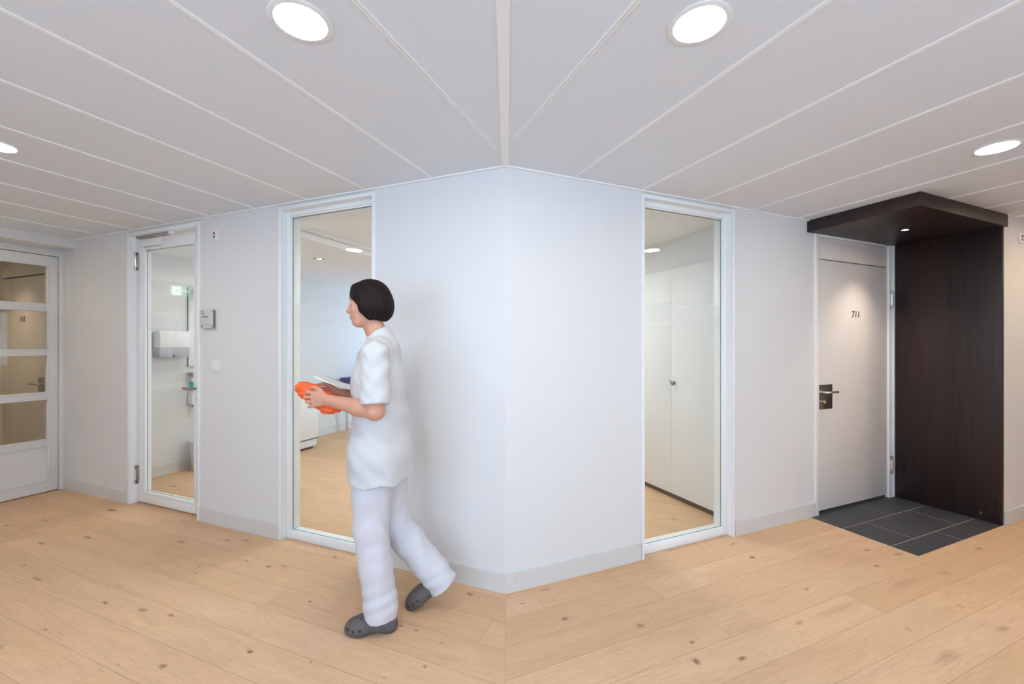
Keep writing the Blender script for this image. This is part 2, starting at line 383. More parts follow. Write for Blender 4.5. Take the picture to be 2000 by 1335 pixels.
# walls with openings; O = openings (s0, s1, z0, z1)
TH = .14
def wall(name, fr, s0, s1, opens, label, m='wall', n0=-TH, n1=0, z1=H, mitre=None, z0=0):
    fb = FB(fr); x = s0
    for (a, b, za, zb) in opens:
        if x == 0 and mitre: fb.pr([(0, n1), (a, n1), (a, n0), (mitre, n0)], z0, z1)
        else: fb.b(x, a, n0, n1, z0, z1)
        if za > z0: fb.b(a, b, n0, n1, z0, za)
        if zb < z1: fb.b(a, b, n0, n1, zb, z1)
        x = b
    if s1 > x: fb.b(x, s1, n0, n1, z0, z1)
    return solo(name, fr, (s0, 0, 0), fb, m, smooth=False, **S(label))
mit = TH * TB
wall('wall_left', L, 0, 8.0, [(.965, 1.815, 0, 2.465), (2.765, 3.74, 0, 2.465), (5.17, 6.25, 0, 2.40)], 'white wall left of the projecting corner with a window and glass door', mitre=mit)
wall('wall_right', R, 0, 4.02 + .2, [(1.012, 1.855, 0, 2.465), (2.85, 3.975, 0, 2.40)], 'white wall right of the projecting corner up to the dark wood entrance', mitre=mit)
fb = FB(R); fb.b(4.045, 8.0, -TH, .72, 0, H)
solo('wall_entry', R, (4.045, 0, 0), fb, 'wall', smooth=False, **S('cream lit wall right of the dark wood panel'))
# corridor end left, glazed door wall
WS = 4.86
def nwall(name, fr, s, n0, n1, opens, label, th=.1, m='wall', z1=H):
    fb = FB(fr); x = n0
    for (a, b, zb) in opens:
        if a > x: fb.b(s, s + th, x, a, 0, z1)
        fb.b(s, s + th, a, b, zb, z1); x = b
    fb.b(s, s + th, x, n1, 0, z1)
    return solo(name, fr, (s, n0, 0), fb, m, smooth=False, **S(label))
nwall('wall_end_left', L, WS, 0, NB, [(.0, 1.2, 2.36)], 'cream wall over the panelled glass door at the far left')
nwall('wall_corridor_end', L, 8.0, -.14, NB, [], 'far end wall of the corridor beyond the panelled door')
nwall('wall_end_right', R, 8.0, -.14, NB, [], 'end wall of the right corridor arm')
# back walls with daylight windows
for fr, nm, lab, s1 in ((L, 'wall_back_left', 'back wall of the left corridor arm with windows', sBL), (R, 'wall_back_right', 'back wall of the right corridor arm with windows', sBR)):
    fb = FB(fr); ops = sorted([(a, b) for f_, a, b in WIN if f_ is fr]); x = s1 - .1
    for a, b in ops:
        fb.b(x, a, NB, NB + .25, 0, H); fb.b(a, b, NB, NB + .25, 0, .95); fb.b(a, b, NB, NB + .25, 2.25, H); x = b
    fb.b(x, 8.1, NB, NB + .25, 0, H)
    solo(nm, fr, (0, NB, 0), fb, 'wall', smooth=False, **S(lab))
    for a, b in ops:
        t = Thing('window_3', fr, (a, NB, .95), 'white framed daylight window behind the viewer', 'window', 'daylight windows in the back walls', 'structure')
        f = FB(fr)
        f.b(a, a + .05, NB + .02, NB + .08, .95, 2.25); f.b(b - .05, b, NB + .02, NB + .08, .95, 2.25)
        f.b(a, b, NB + .02, NB + .08, .95, 1.0); f.b(a, b, NB + .02, NB + .08, 2.2, 2.25); f.b((a + b) / 2 - .03, (a + b) / 2 + .03, NB + .02, NB + .08, .95, 2.25)
        t.part('window_frame', f, 'frame')
        t.part('window_sill', FB(fr).b(a - .03, b + .03, NB - .04, NB + .2, .93, .95), 'frame')
# room shell behind
RC = 2.46
nwall('wall_room_left', L, 4.44, -6.2, -TH, [], 'white side wall of the room behind the left glass', z1=2.6)
fb = FB(L); x = 2.3
for a, b in ((2.6, 3.7),):
    fb.b(x, a, -6.3, -6.2, 0, 2.6); fb.b(a, b, -6.3, -6.2, 0, .8); fb.b(a, b, -6.3, -6.2, 2.1, 2.6); x = b
fb.b(x, 4.6, -6.3, -6.2, 0, 2.6)
solo('wall_room_back', L, (0, -6.2, 0), fb, 'wall', smooth=False, **S('far wall of the room behind the corner with a window'))
fb = FB(R); fb.b(2.045, 2.2, -4.8, -TH, 2.175, 2.6); fb.b(2.65, 2.75, -4.8, -TH, 0, 2.6); fb.b(2.045, 2.65, -4.8, -3.8, 0, 2.6); fb.b(2.045, 2.65, -.17, -TH, 0, 2.6)
solo('wall_room_right', R, (2.045, 0, 0), fb, 'wall', smooth=False, **S('white bulkhead wall above the tall white cupboards'))

# ceilings
fb = FB(L); fb.pr([(0, 0), (8.2, 0), (8.2, NB), (sBL, NB)], H, H + .1)
solo('ceiling', L, (0, 0, H), fb, 'ceil', **S('grey white metal strip ceiling over the left corridor arm'))
fb = FB(R); fb.pr([(0, 0), (8.2, 0), (8.2, NB), (sBR, NB)], H, H + .1)
solo('ceiling', R, (0, 0, H), fb, 'ceil', **S('grey white metal strip ceiling over the right corridor arm'))
SF = 2.335
fb = FB(L)
fb.b(SF, 4.6, -6.4, -TH, RC, RC + .15)
fb.pr([(0, -.05), (SF, -.13), (SF, -.45), (-.4, -.45), (-.4, -3.56), toL(R.loc(2.8, -.05, 0))], RC, RC + .15)
fb.b(-.5, SF + .05, -6.4, -.4, 2.57, 2.6)
solo('ceiling', L, (0, 0, RC), fb, 'ceil2', **S('plain plaster ceiling of the room behind the glass'))
fb = FB(L); fb.b(SF - .012, SF + .001, -6.2, -.44, RC - .001, 2.512); fb.b(SF - .03, SF + .001, -6.2, -.44, 2.522, 2.5701)
solo('trim_2', L, (SF, -.44, RC), fb, 'frame', **S('white stepped edge of the raised room ceiling'))

# ceiling joints and wall edge profiles
def bisN(s_from, fr): return None
fb = FB(L)
def joint(fb, s, n0, n1, w=.017):
    g_ = .0012 if abs(s) < .1 else 0
    fb.b(s - w / 2, s - g_, n0, n1, H - .004, H + .002); fb.b(s + g_, s + w / 2, n0, n1, H - .004, H + .002)
gapL, gapR = FB(L), FB(R)
for k in range(-8, 14):
    s = .49 + .526 * k
    if abs(s - WS) < .1: continue
    n0 = .03 if s > 0 else -s / TB + .03
    if n0 < NB:
        joint(fb, s, n0, NB)
        if k == -1: gapL.b(s - .0013, s + .0013, n0, NB, H - .0008, H + .001)
solo('trim_3', L, (0, 0, H), fb, 'joint', smooth=False, **S('white joint strips between the left ceiling panels'))
fb = FB(R)
for k in range(-8, 14):
    s = .45 + .535 * k
    n0 = .03 if s > 0 else -s / TB + .03
    if 2.74 < s < 4.05: n0 = .73
    elif s > 4.05: n0 = .74
    if n0 < NB:
        joint(fb, s, n0, NB)
        if k == -1: gapR.b(s - .0013, s + .0013, n0, NB, H - .0008, H + .001)
solo('trim_4', R, (0, 0, H), fb, 'joint', smooth=False, **S('white joint strips between the right ceiling panels'))
solo('trim_5', L, (0, 0, H), gapL, 'gap', smooth=False, **S('hairline gaps in the left ceiling joints'))
solo('trim_5', R, (0, 0, H), gapR, 'gap', smooth=False, **S('hairline gaps in the right ceiling joints'))
# broad mitre profile along the bisector
perp = Vector((-bis.y, bis.x, 0)); e1, e2 = perp * .026, perp * -.016
fb = MB(); q0 = C0; q1 = backC
if perp.x > 0: e1, e2 = perp * .016, perp * -.026
fb.prism([(q0.x + e1.x, q0.y + e1.y), (q1.x + e1.x, q1.y + e1.y), (q1.x + e2.x, q1.y + e2.y), (q0.x + e2.x, q0.y + e2.y)], H - .005, H + .002)
solo('trim_6', None, (q0.x, q0.y, H), fb, 'joint', **S('broad white ceiling profile running out from the wall corner'))
fb = FB(L); fb.pr([(0, 0), (WS - .22, 0), (WS - .22, .022), (-.022 * TB, .022)], H - .008, H + .001)
solo('trim_7', L, (0, 0, H), fb, 'joint', **S('white edge angle where the left wall meets the ceiling'))
fb = FB(R); fb.pr([(0, 0), (2.74, 0), (2.74, .022), (-.022 * TB, .022)], H - .008, H + .001); fb.b(4.02, 7.9, .72, .742, H - .008, H + .001)
solo('trim_8', R, (0, 0, H), fb, 'joint', **S('white edge angle where the right wall meets the ceiling'))
fb = FB(L); fb.b(WS - .225, WS, 0, NB, 2.41, H)
solo('trim_9', L, (WS, 0, 2.41), fb, 'cream', **S('cream fascia box under the ceiling above the panelled door'))

# baseboards with small screws
def baseboard(name, fr, s0, s1, n, lab, h=.112, t=.012, mitre0=0, screws=()):
    fb = FB(fr); fb.pr([(s0, n), (s1, n), (s1, n + t), (s0 - mitre0, n + t)], 0, h)
    b = Thing(name, fr, (s0, n, 0), lab, 'baseboard', kind='structure'); b.part('board', fb, 'base')
    for s in screws:
        f = FB(fr); f.la([(.0001, 0), (.0035, 0), (.003, .0008), (.0001, .0008)], (s, n + t, .058), 10, axis='y'); b.part('screw', f, 'screw')
m1 = .012 * TB
baseboard('baseboard_left', L, 0, .945, 0, 'white baseboard left of the corner', mitre0=m1, screws=(.06, .87))
baseboard('baseboard_left', L, 1.84, 2.75, 0, 'white baseboard between the left window and the glass door', screws=(1.90, 2.66))
baseboard('baseboard_left', L, 3.765, 4.86, 0, 'white baseboard between the glass door and the far left corner', screws=(3.87, 4.7))
baseboard('baseboard_right', R, 0, .985, 0, 'white baseboard right of the corner', mitre0=m1, screws=(.06, .90))
baseboard('baseboard_right', R, 1.885, 2.84, 0, 'white baseboard between the right window and door 711', screws=(1.98, 2.75))
baseboard('baseboard_entry', R, 4.045, 7.9, .72, 'cream baseboard right of the dark wood panel', screws=(4.2,))
fb = FB(L); fb.b(4.425, 4.44, -6.1, -TH, 0, .11)
solo('baseboard_room', L, (4.44, -TH, 0), fb, 'base', **S('white baseboard of the room behind the left glass'))

# ------------------------------------------------------------------ windows 1 and 2
def window(name, fr, s0, s1, label, stopside):
    """s0..s1 clear opening; casing around it"""
    t = Thing(name, fr, (s0, 0, 0), label, 'window', kind='structure')
    c = .024; zt = 2.455
    f = FB(fr)
    f.b(s0 - c, s0, 0, .014, 0, zt + .022, .002); f.b(s1, s1 + c, 0, .014, 0, zt + .022, .002); f.b(s0, s1, 0, .014, zt, zt + .022, .002)
    f.b(s0 - .004, s0, -TH, 0, 0, zt); f.b(s1, s1 + .004, -TH, 0, 0, zt); f.b(s0, s1, -TH, 0, zt, zt + .006)
    t.part('window_casing', f, 'frame')
    f = FB(fr); fw = .030; n0, n1 = -.038, -TH + .002
    f.b(s0, s0 + fw, n1, n0, 0, zt, .003); f.b(s1 - fw, s1, n1, n0, 0, zt, .003)
    f.b(s0 + fw, s1 - fw, n1, n0, 0, .050, .003); f.b(s0 + fw, s1 - fw, n1, n0, zt - .032, zt, .003)
    fr_o = t.part('window_frame', f, 'frame')
    f = FB(fr); bd = .010
    a, b = s0 + fw, s1 - fw; za, zb = .050, zt - .032
    f.b(a, a + bd, -.062, -.046, za, zb, .002); f.b(b - bd, b, -.062, -.046, za, zb, .002); f.b(a, b, -.062, -.046, za, za + bd, .002); f.b(a, b, -.062, -.046, zb - bd, zb, .002)
    t.part('glazing_bead', f, 'frame', fr_o)
    f = FB(fr)
    for k in range(7):
        for sx in (s0 + fw / 2, s1 - fw / 2): f.la([(.0001, 0), (.0030, 0), (.0026, .0007), (.0001, .0007)], (sx, n0, .2 + k * .34), 8, axis='y')
    t.part('screw_heads', f, 'screw', fr_o)
    f = FB(fr); f.b(a, b, -.070, -.063, za, zb)
    gl = t.part('glass_pane', f, 'glass', smooth=False)
    f = FB(fr)
    for (x0, x1) in ((a + .010, a + .014), (b - .014, b - .010)): f.b(x0, x1, -.0625, -.0615, za, zb)
    f.b(a, b, -.0625, -.0615, zb - .014, zb - .010); f.b(a, b, -.0625, -.0615, za + .010, za + .013)
    t.part('glass_seal', f, 'edge', gl)
    f = FB(fr)
    for k in range(14): f.b(a + .003, b - .003, -.0628, -.0626, 1.590 + k * .0122, 1.590 + k * .0122 + .0085)
    t.part('privacy_stripes', f, 'film', gl, smooth=False)
    return t
window('window_1', L, .968, 1.812, 'full height interior window left of the corner, behind the walking person', 1)
window('window_2', R, 1.014, 1.852, 'full height interior window right of the corner showing white cupboards', 1)

# ------------------------------------------------------------------ door 1: glass door left
def hinge(fr, t, s, n, z, parent=None):
    f = FB(fr); f.tb([(s, n, z - .085), (s, n, z + .085)], .009, 14); h = t.part('hinge', f, 'steel', parent)
    f = FB(fr); f.tb([(s, n, z - .05), (s, n, z + .05)], .0105, 14); t.part('hinge_sleeve', f, 'chrome', h)
    f = FB(fr); f.b(s - .028, s + .004, n - .014, n - .006, z - .08, z + .08, .001); t.part('hinge_leaf', f, 'steel', h)
t = Thing('door_1', L, (2.77, 0, 0), 'white framed full glass door with a steel lever handle', 'door', kind='structure')
f = FB(L); f.b(2.742, 2.772, 0, .014, 0, 2.475, .002); f.b(3.722, 3.765, 0, .014, 0, 2.475, .002); f.b(2.772, 3.722, 0, .014, 2.445, 2.475, .002)
f.b(2.765, 2.772, -TH, 0, 0, 2.45); f.b(3.722, 3.74, -TH, 0, 0, 2.45); f.b(2.772, 3.722, -TH, 0, 2.437, 2.465)
t.part('door_frame', f, 'frame')
f = FB(L); a, b = 2.776, 3.718; n0, n1 = -.098, -.048; z0, z1 = .012, 2.405
ga, gb, gz0, gz1 = 2.895, 3.600, .112, 2.325
f.b(a, ga, n0, n1, z0, z1, .002); f.b(gb, b, n0, n1, z0, z1, .002); f.b(ga, gb, n0, n1, z0, gz0, .002); f.b(ga, gb, n0, n1, gz1, z1, .002)
leaf = t.part('door_leaf', f, 'frame')
f = FB(L); w_ = .018
f.b(ga - w_, ga + .006, -.05, -.042, gz0 - w_, gz1 + w_, .002); f.b(gb - .006, gb + w_, -.05, -.042, gz0 - w_, gz1 + w_, .002); f.b(ga, gb, -.05, -.042, gz0 - w_, gz0 + .006, .002); f.b(ga, gb, -.05, -.042, gz1 - .006, gz1 + w_, .002)
t.part('glazing_bead', f, 'frame', leaf)
f = FB(L)
for k in range(7): f.la([(.0001, 0), (.003, 0), (.0026, .0007), (.0001, .0007)], (gb + .008, -.042, .25 + k * .32), 8, axis='y')
t.part('screw_heads', f, 'screw', leaf)
f = FB(L); f.b(ga, gb, -.072, -.064, gz0, gz1); gl = t.part('glass_pane', f, 'glass', smooth=False)
f = FB(L); f.b(gb - .009, gb - .0062, -.0635, -.0615, gz0, gz1); f.b(ga, gb, -.0635, -.0615, gz0 + .006, gz0 + .009); f.b(ga, gb, -.0635, -.0615, gz1 - .009, gz1 - .006)
t.part('glass_seal', f, 'edge', gl)
f = FB(L)
for k in range(14): f.b(ga + .003, gb - .01, -.0638, -.0636, 1.590 + k * .0122, 1.590 + k * .0122 + .0085)
t.part('privacy_stripes', f, 'film', gl, smooth=False)
hinge(L, t, 3.719, -.034, 2.225); hinge(L, t, 3.719, -.034, .26)
hx = 2.832
f = FB(L); f.tb([(hx, -.048, 1.088), (hx, -.040, 1.088)], .026, 24); hd = t.part('handle_rose', f, 'steel')
f = FB(L); f.tb([(hx, -.042, 1.088), (hx, .0, 1.088), (hx + .008, .014, 1.088), (hx + .03, .02, 1.088), (hx + .10, .018, 1.088), (hx + .122, .010, 1.088), (hx + .128, -.004, 1.088)], [.010, .010, .0105, .0105, .0105, .010, .009], 14); t.part('handle_lever', f, 'steel', hd)
f = FB(L); f.tb([(hx, -.048, .985), (hx, -.040, .985)], .024, 24); ld = t.part('lock_rose', f, 'steel')
f = FB(L); f.tb([(hx, -.042, .99), (hx, -.022, .99)], .009, 14); f.b(hx - .004, hx + .004, -.042, -.028, .965, .985, .001); t.part('lock_cylinder', f, 'chrome', ld)
# door closer
cl = Thing('door_closer', L, (3.4, 0, 2.42), 'metal slide rail door closer above the glass door', 'door closer')
f = FB(L); f.b(3.17, 3.63, -.03, .006, 2.415, 2.437, .002); cl.part('slide_rail', f, 'steel')
for e0, e1 in ((3.150, 3.17), (3.63, 3.64)): cl.part('end_cap', FB(L).b(e0, e1, -.03, .006, 2.413, 2.439, .002), 'white')
f = FB(L); f.b(3.34, 3.60, -.048, -.012, 2.345, 2.402, .003); cl.part('closer_body', f, 'white')
f = FB(L); f.tb([(3.43, -.024, 2.404), (3.30, -.012, 2.409)], .006, 8); f.tb([(3.43, -.024, 2.398), (3.43, -.024, 2.41)], .012, 12); cl.part('closer_arm', f, 'white')

# ------------------------------------------------------------------ wall fittings on the left wall
def indicator(fr, s, n, z, label):
    t = Thing('call_indicator', fr, (s, n, z), label, 'call indicator', 'nurse call indicators')
    f = FB(fr); f.b(s - .040, s + .040, n, n + .010, z - .043, z + .043, .003); t.part('back_plate', f, 'white')
    f = FB(fr); f.b(s - .030, s + .030, n + .010, n + .0125, z - .034, z + .034, .001); t.part('inner_plate', f, 'white')
    for dz, m, nm in ((.014, 'red', 'red_light'), (-.014, 'green', 'green_light')):
        f = FB(fr); f.la([(.0001, 0), (.0105, 0), (.010, .003), (.006, .006), (.0001, .007)], (s, n + .0125, z + dz), 18, axis='y'); t.part(nm, f, m)
    for ds in (-.022, .022):
        f = FB(fr); f.la([(.0001, 0), (.003, 0), (.003, .001), (.0001, .001)], (s + ds, n + .0125, z), 10, axis='y'); t.part('screw', f, 'dark')
indicator(L, 2.556, 0, 2.343, 'white call indicator with red and green lights above the glass door sign')
indicator(R, 4.345, .72, 2.345, 'white call indicator with red and green lights on the cream wall')
t = Thing('room_sign', L, (2.62, 0, 1.66), 'small square glass sign on steel standoffs beside the glass door', 'sign')
sn = .018; sa, sb, sz0, sz1 = 2.548, 2.700, 1.590, 1.742
f = FB(L); f.b(sa, sb, sn, sn + .006, sz0, sz1, .0008); pl = t.part('sign_plate', f, 'acryl')
f = FB(L); f.b(sa - .0012, sa, sn, sn + .006, sz0, sz1); f.b(sa, sb, sn, sn + .006, sz0 - .001, sz0); t.part('plate_edge', f, 'edge', pl)
for s in (sa + .014, sb - .014):
    for z in (sz0 + .014, sz1 - .014):
        f = FB(L); f.tb([(s, 0, z), (s, sn, z)], .007, 12); f.tb([(s, sn + .006, z), (s, sn + .009, z)], .007, 12); t.part('standoff', f, 'steel')
def marks(z, s0, widths, h):
    f = FB(L); x = s0                    # printed lines too small to read in the photograph
    for w in widths: f.b(x - w, x, sn + .006, sn + .0064, z - h / 2, z + h / 2); x -= w + h * .3
    return f
pl_marks = [(1.708, sb - .012, (.008, .006, .007), .008), (1.683, sb - .012, (.009, .006, .007, .005, .008, .006, .007, .006, .005), .007), (1.618, 2.622, (.004, .005, .003, .005, .004, .005), .0035)]
for z, s0, w, h in pl_marks: t.part('lettering', marks(z, s0, w, h), 'dark', pl, smooth=False)
f = FB(L); f.la([(.0001, 0), (.0045, 0), (.0045, .0004), (.0001, .0004)], (2.632, sn + .006, 1.618), 12, axis='y'); t.part('emblem', f, 'dark', pl)
t = Thing('light_switch', L, (2.548, 0, 1.285), 'square white light switch below the glass sign', 'light switch')
f = FB(L); f.b(2.505, 2.591, 0, .009, 1.241, 1.329, .003); t.part('switch_plate', f, 'white')
f = FB(L); f.b(2.520, 2.576, .009, .0125, 1.256, 1.314, .0015); t.part('rocker', f, 'white')

# ------------------------------------------------------------------ door 2: 711 with dark wood surround
t = Thing('door_2', R, (2.884, 0, 0), 'pale grey door numbered 711 beside the dark wood panel', 'door', kind='structure')
f = FB(R); f.b(2.838, 2.884, -.10, .012, 0, 2.402, .002); f.b(3.936, 3.99, -.10, .012, 0, 2.402, .002); f.b(2.884, 3.936, -.10, .012, 2.385, 2.402, .002)
t.part('door_frame', f, 'frame')
f = FB(R); f.b(2.889, 3.931, -.055, -.003, 2.196, 2.380, .002); t.part('transom_panel', f, 'door')
f = FB(R); f.b(2.888, 3.932, -.055, -.003, .030, 2.188, .002); leaf = t.part('door_leaf', f, 'door')
f = FB(R); f.b(2.885, 3.935, -.06, -.02, .003, 2.39); t.part('door_gap', f, 'gap')
me = text_mesh('711', .082, R, 3.428, .0005, 1.730, .0018, shear=.1); t.part('door_number', me, 'steel', leaf, smooth=False, label='steel numerals 711')
f = FB(R); f.b(2.889, 3.085, -.003, .0015, .900, 1.112, .0008); pl = t.part('handle_plate', f, 'steel')
f = FB(R); f.tb([(2.925, .001, 1.050), (2.925, .045, 1.050), (2.935, .058, 1.050), (2.96, .062, 1.050), (3.055, .062, 1.050)], .010, 14); f.tb([(2.925, .001, 1.05), (2.925, .006, 1.05)], .018, 20); t.part('handle_lever', f, 'chrome', pl)
f = FB(R); f.tb([(2.925, .001, .968), (2.925, .030, .968)], .010, 16); f.tb([(2.925, .030, .968), (2.925, .045, .968)], .0145, 16); t.part('lock_knob', f, 'chrome', pl)
for z in (1.885, .315):
    f = FB(R); f.tb([(3.955, .024, z - .085), (3.955, .024, z + .085)], .0095, 14); h = t.part('hinge', f, 'steel')
    f = FB(R); f.tb([(3.955, .024, z - .048), (3.955, .024, z + .048)], .012, 14); t.part('hinge_sleeve', f, 'chrome', h)
t = Thing('entrance_surround', R, (4.02, 0, 0), 'dark brown wood side panel and canopy framing the door numbered 711', 'wooden surround')
f = FB(R); f.b(4.02, 4.045, .0, .722, .003, 2.405, .001); pn = t.part('side_panel', f, 'dwood')
f = FB(R); f.la([(.0001, 0), (.011, 0), (.011, .003), (.0001, .003)], (4.0175, .60, .062), 16, axis='x'); t.part('panel_button', f, 'gap', pn)
f = FB(R); f.b(2.742, 4.045, 0, .745, 2.402, H - .002, .001); t.part('canopy', f, 'dwood')
f = FB(R); f.b(3.992, 4.0195, .0, .02, .003, 2.402, .001); t.part('corner_strip', f, 'frame')

def down_spot(fr, s, n, z, label, r=.018, power=None, petals=False):
    t = Thing('recessed_spotlight', fr, (s, n, z), label, 'spotlight', 'small recessed spotlights')
    f = FB(fr); f.la([(r, 0), (r * 1.45, 0), (r * 1.5, -.002), (r, -.003)], (s, n, z), 28, close=True); t.part('rim', f, 'chrome')
    f = FB(fr); f.la([(.0001, -.0008), (r, -.0008), (r, -.0016), (.0001, -.0016)], (s, n, z), 24); t.part('lens', f, 'spot')
    if petals:
        for k in range(4):
            a = math.pi / 4 + k * math.pi / 2
            f = FB(fr); f.tb([(s + math.cos(a) * .03, n + math.sin(a) * .03, z - .004), (s + math.cos(a) * .062, n + math.sin(a) * .062, z - .004)], .004, 8); t.part('petal', f, 'petal')
    if power:
        ld = bpy.data.lights.new('spot_beam', 'SPOT'); ld.energy = power; ld.spot_size = math.radians(96); ld.spot_blend = 1.0; ld.color = (1, .86, .72); ld.shadow_soft_size = .015
        o = bpy.data.objects.new('spot_beam', ld); COL.objects.link(o); o.parent = t.o; o.location = (0, 0, -.012)
down_spot(R, 3.40, .37, 2.402, 'small round spotlight in the underside of the dark wood canopy', .022, power=31)

# ------------------------------------------------------------------ door 3: panelled glass door far left
t = Thing('door_3', L, (WS, 0, 0), 'cream door with four glass panes over a solid panel, far left', 'door', kind='structure')
f = FB(L); f.b(WS - .010, WS + .09, 0.0, .045, 0, 2.40, .002); f.b(WS - .010, WS + .09, 1.15, 1.21, 0, 2.40, .002); f.b(WS - .010, WS + .09, .045, 1.15, 2.34, 2.40, .002)
t.part('door_frame', f, 'cream')
n0, n1 = .049, 1.146; a, b = WS - .002, WS + .045; gn0, gn1 = .128, 1.066
Z = [(.525, .915), (.991, 1.350), (1.416, 1.785), (1.861, 2.230)]
f = FB(L); f.b(a, b, n0, gn0, .01, 2.334, .001); f.b(a, b, gn1, n1, .01, 2.334, .001)
zz = .455
f.b(a, b, gn0, gn1, .01, .125); f.b(a + .012, b - .012, gn0, gn1, .125, .455)
for z0, z1 in Z: f.b(a, b, gn0, gn1, zz, z0, .001); zz = z1
f.b(a, b, gn0, gn1, zz, 2.334)
leaf = t.part('door_leaf', f, 'cream')
f = FB(L)
for (z0, z1) in [(.125, .455)]:
    f.b(a - .006, a, gn0 - .018, gn0, z0 - .018, z1 + .018, .001); f.b(a - .006, a, gn0, gn1, z1, z1 + .018, .001); f.b(a - .006, a, gn0, gn1, z0 - .018, z0, .001)
for (z0, z1) in Z:
    f.b(a - .004, a, gn0 - .012, gn0, z0 - .012, z1 + .012, .001); f.b(a - .004, a, gn0, gn1, z1, z1 + .012, .001); f.b(a - .004, a, gn0, gn1, z0 - .012, z0, .001)
t.part('moulding', f, 'cream', leaf)
for z0, z1 in Z:
    f = FB(L); f.b(a + .018, a + .024, gn0, gn1, z0, z1); t.part('glass_pane', f, 'glass', leaf, smooth=False)

# ------------------------------------------------------------------ door 4: 712 beyond
t = Thing('door_4', L, (5.20, 0, 0), 'beige door numbered 712 seen through the panelled door', 'door', kind='structure')
f = FB(L); f.b(5.14, 5.20, -.10, .012, 0, 2.40, .002); f.b(6.22, 6.28, -.10, .012, 0, 2.40, .002); f.b(5.2, 6.22, -.1, .012, 2.385, 2.40)
t.part('door_frame', f, 'door_beige')
f = FB(L); f.b(5.205, 6.215, -.055, -.008, 2.215, 2.380, .001); t.part('transom_panel', f, 'door_beige')
f = FB(L); f.b(5.205, 6.215, -.055, -.008, .01, 2.195, .001); leaf = t.part('door_leaf', f, 'door_beige')
f = FB(L); f.b(5.2, 6.22, -.06, -.03, .0, 2.39); t.part('door_gap', f, 'gap')
me = text_mesh('712', .082, L, 5.745, -.005, 1.735, .0018, shear=.1); t.part('door_number', me, 'steel', leaf, smooth=False, label='steel numerals 712')
f = FB(L); f.b(5.235, 5.40, -.008, -.003, .93, 1.11, .001); pl = t.part('handle_plate', f, 'steel')
f = FB(L); f.tb([(5.29, -.004, 1.045), (5.29, .045, 1.045), (5.31, .058, 1.045), (5.44, .058, 1.045)], .010, 12); t.part('handle_lever', f, 'chrome', pl)
down_spot(L, 5.70, .40, H, 'small round spotlight above the door numbered 712', .025, power=24)

# ------------------------------------------------------------------ round ceiling lights
def clight(fr, s, n, label, z=H, r=.097, m='lamp'):
    t = Thing('ceiling_light', fr, (s, n, z), label, 'ceiling light', 'round recessed ceiling lights')
    f = FB(fr); f.la([(.0787, .0), (r, .0), (r + .001, -.0025), (r - .003, -.0045), (.0787, -.0045)], (s, n, z), 64, close=True); t.part('trim_ring', f, 'white')
    f = FB(fr); f.la([(.0001, -.0015), (.0785, -.0015), (.0785, -.0048), (.0001, -.0048)], (s, n, z), 64); t.part('diffuser', f, m)
    return t
clight(L, .189, 1.268, 'round ceiling light at the top, just left of the centre ceiling profile')
clight(R, .164, 1.262, 'round ceiling light at the top, just right of the centre ceiling profile')
clight(R, 2.304, 1.243, 'round ceiling light at the far right above the dark wood canopy')
clight(L, 2.387, 1.243, 'round ceiling light cut by the left edge of the picture')
clight(L, 6.4, 1.26, 'round ceiling light beyond the panelled glass door', m='lamp_warm')
clight(L, 4.42, 1.24, 'unseen round ceiling light added right before the panelled glass door', m='lamp_end_fill')  # out of view; continues the lamp row, added to warm the left end
clight(L, 1.9, 2.9, 'unseen round ceiling light added in the back row of the left corridor arm')  # added behind the view for frontal light on the lower left wall
clight(R, 1.9, 2.9, 'unseen round ceiling light added in the back row of the right corridor arm')  # added out of view to lift the lower right wall
clight(R, 3.3, 3.0, 'unseen round ceiling light added in the back row facing the dark wood canopy')  # unseen lamp added to light door 711 from the front
clight(R, 4.45, 1.5, 'unseen round ceiling light added past the dark wood panel', m='lamp_warm')  # not in view; added to throw warm light on the cream wall
clight(R, 6.4, 1.5, 'round ceiling light at the end of the right corridor arm')
down_spot(L, 2.96, -1.44, RC, 'small ceiling spot with metal petals in the room behind the left window', .024, power=18, petals=True)
t0 = clight(L, 1.2, -3.4, 'unseen round ceiling light added in the raised ceiling of the room', z=2.57, m='lamp_room_fill')  # unseen lamp, put in to brighten the room
clight(L, 1.4, -1.6, 'second unseen round ceiling light added in the raised ceiling of the room', z=2.57, m='lamp_room_fill')  # also out of sight, added for more light in the room
clight(L, 3.55, -.95, 'unseen round ceiling light added in the room behind the glass door', z=RC)  # hidden from view, added to keep the sink wall bright
clight(R, .9, -1.6, 'unseen round ceiling light added in the room near the white cupboards', z=RC, m='lamp_room_fill')  # added out of sight to brighten the cupboard side

# exit sign above the panelled door (seen mirrored in the glass door)
t = Thing('exit_sign', L, (4.636, .78, 2.04), 'green emergency exit sign with running figure, mirrored in the glass door', 'exit sign')
f = FB(L); f.b(4.60, 4.6385, .685, .895, 2.035, 2.165, .003); t.part('sign_housing', f, 'exitg')
f = FB(L); f.b(4.597, 4.5999, .695, .785, 2.05, 2.15); wp = t.part('figure_field', f, 'exitw')
f = FB(L)
def fig(p, r=.005): f.tb([(4.5955, 1.462 - a, b) for a, b in p], r, 6)
f.la([(.0001, 0), (.008, 0), (.008, .001), (.0001, .001)], (4.596, .735, 2.138), 14, axis='x')
fig([(.724, 2.125), (.716, 2.10)], .008); fig([(.716, 2.10), (.735, 2.085), (.73, 2.062)]); fig([(.716, 2.10), (.70, 2.082), (.688, 2.080)]); fig([(.724, 2.122), (.742, 2.115), (.748, 2.103)], .0035); fig([(.722, 2.122), (.702, 2.116), (.696, 2.102)], .0035)
t.part('running_figure', f, 'exitg', wp)
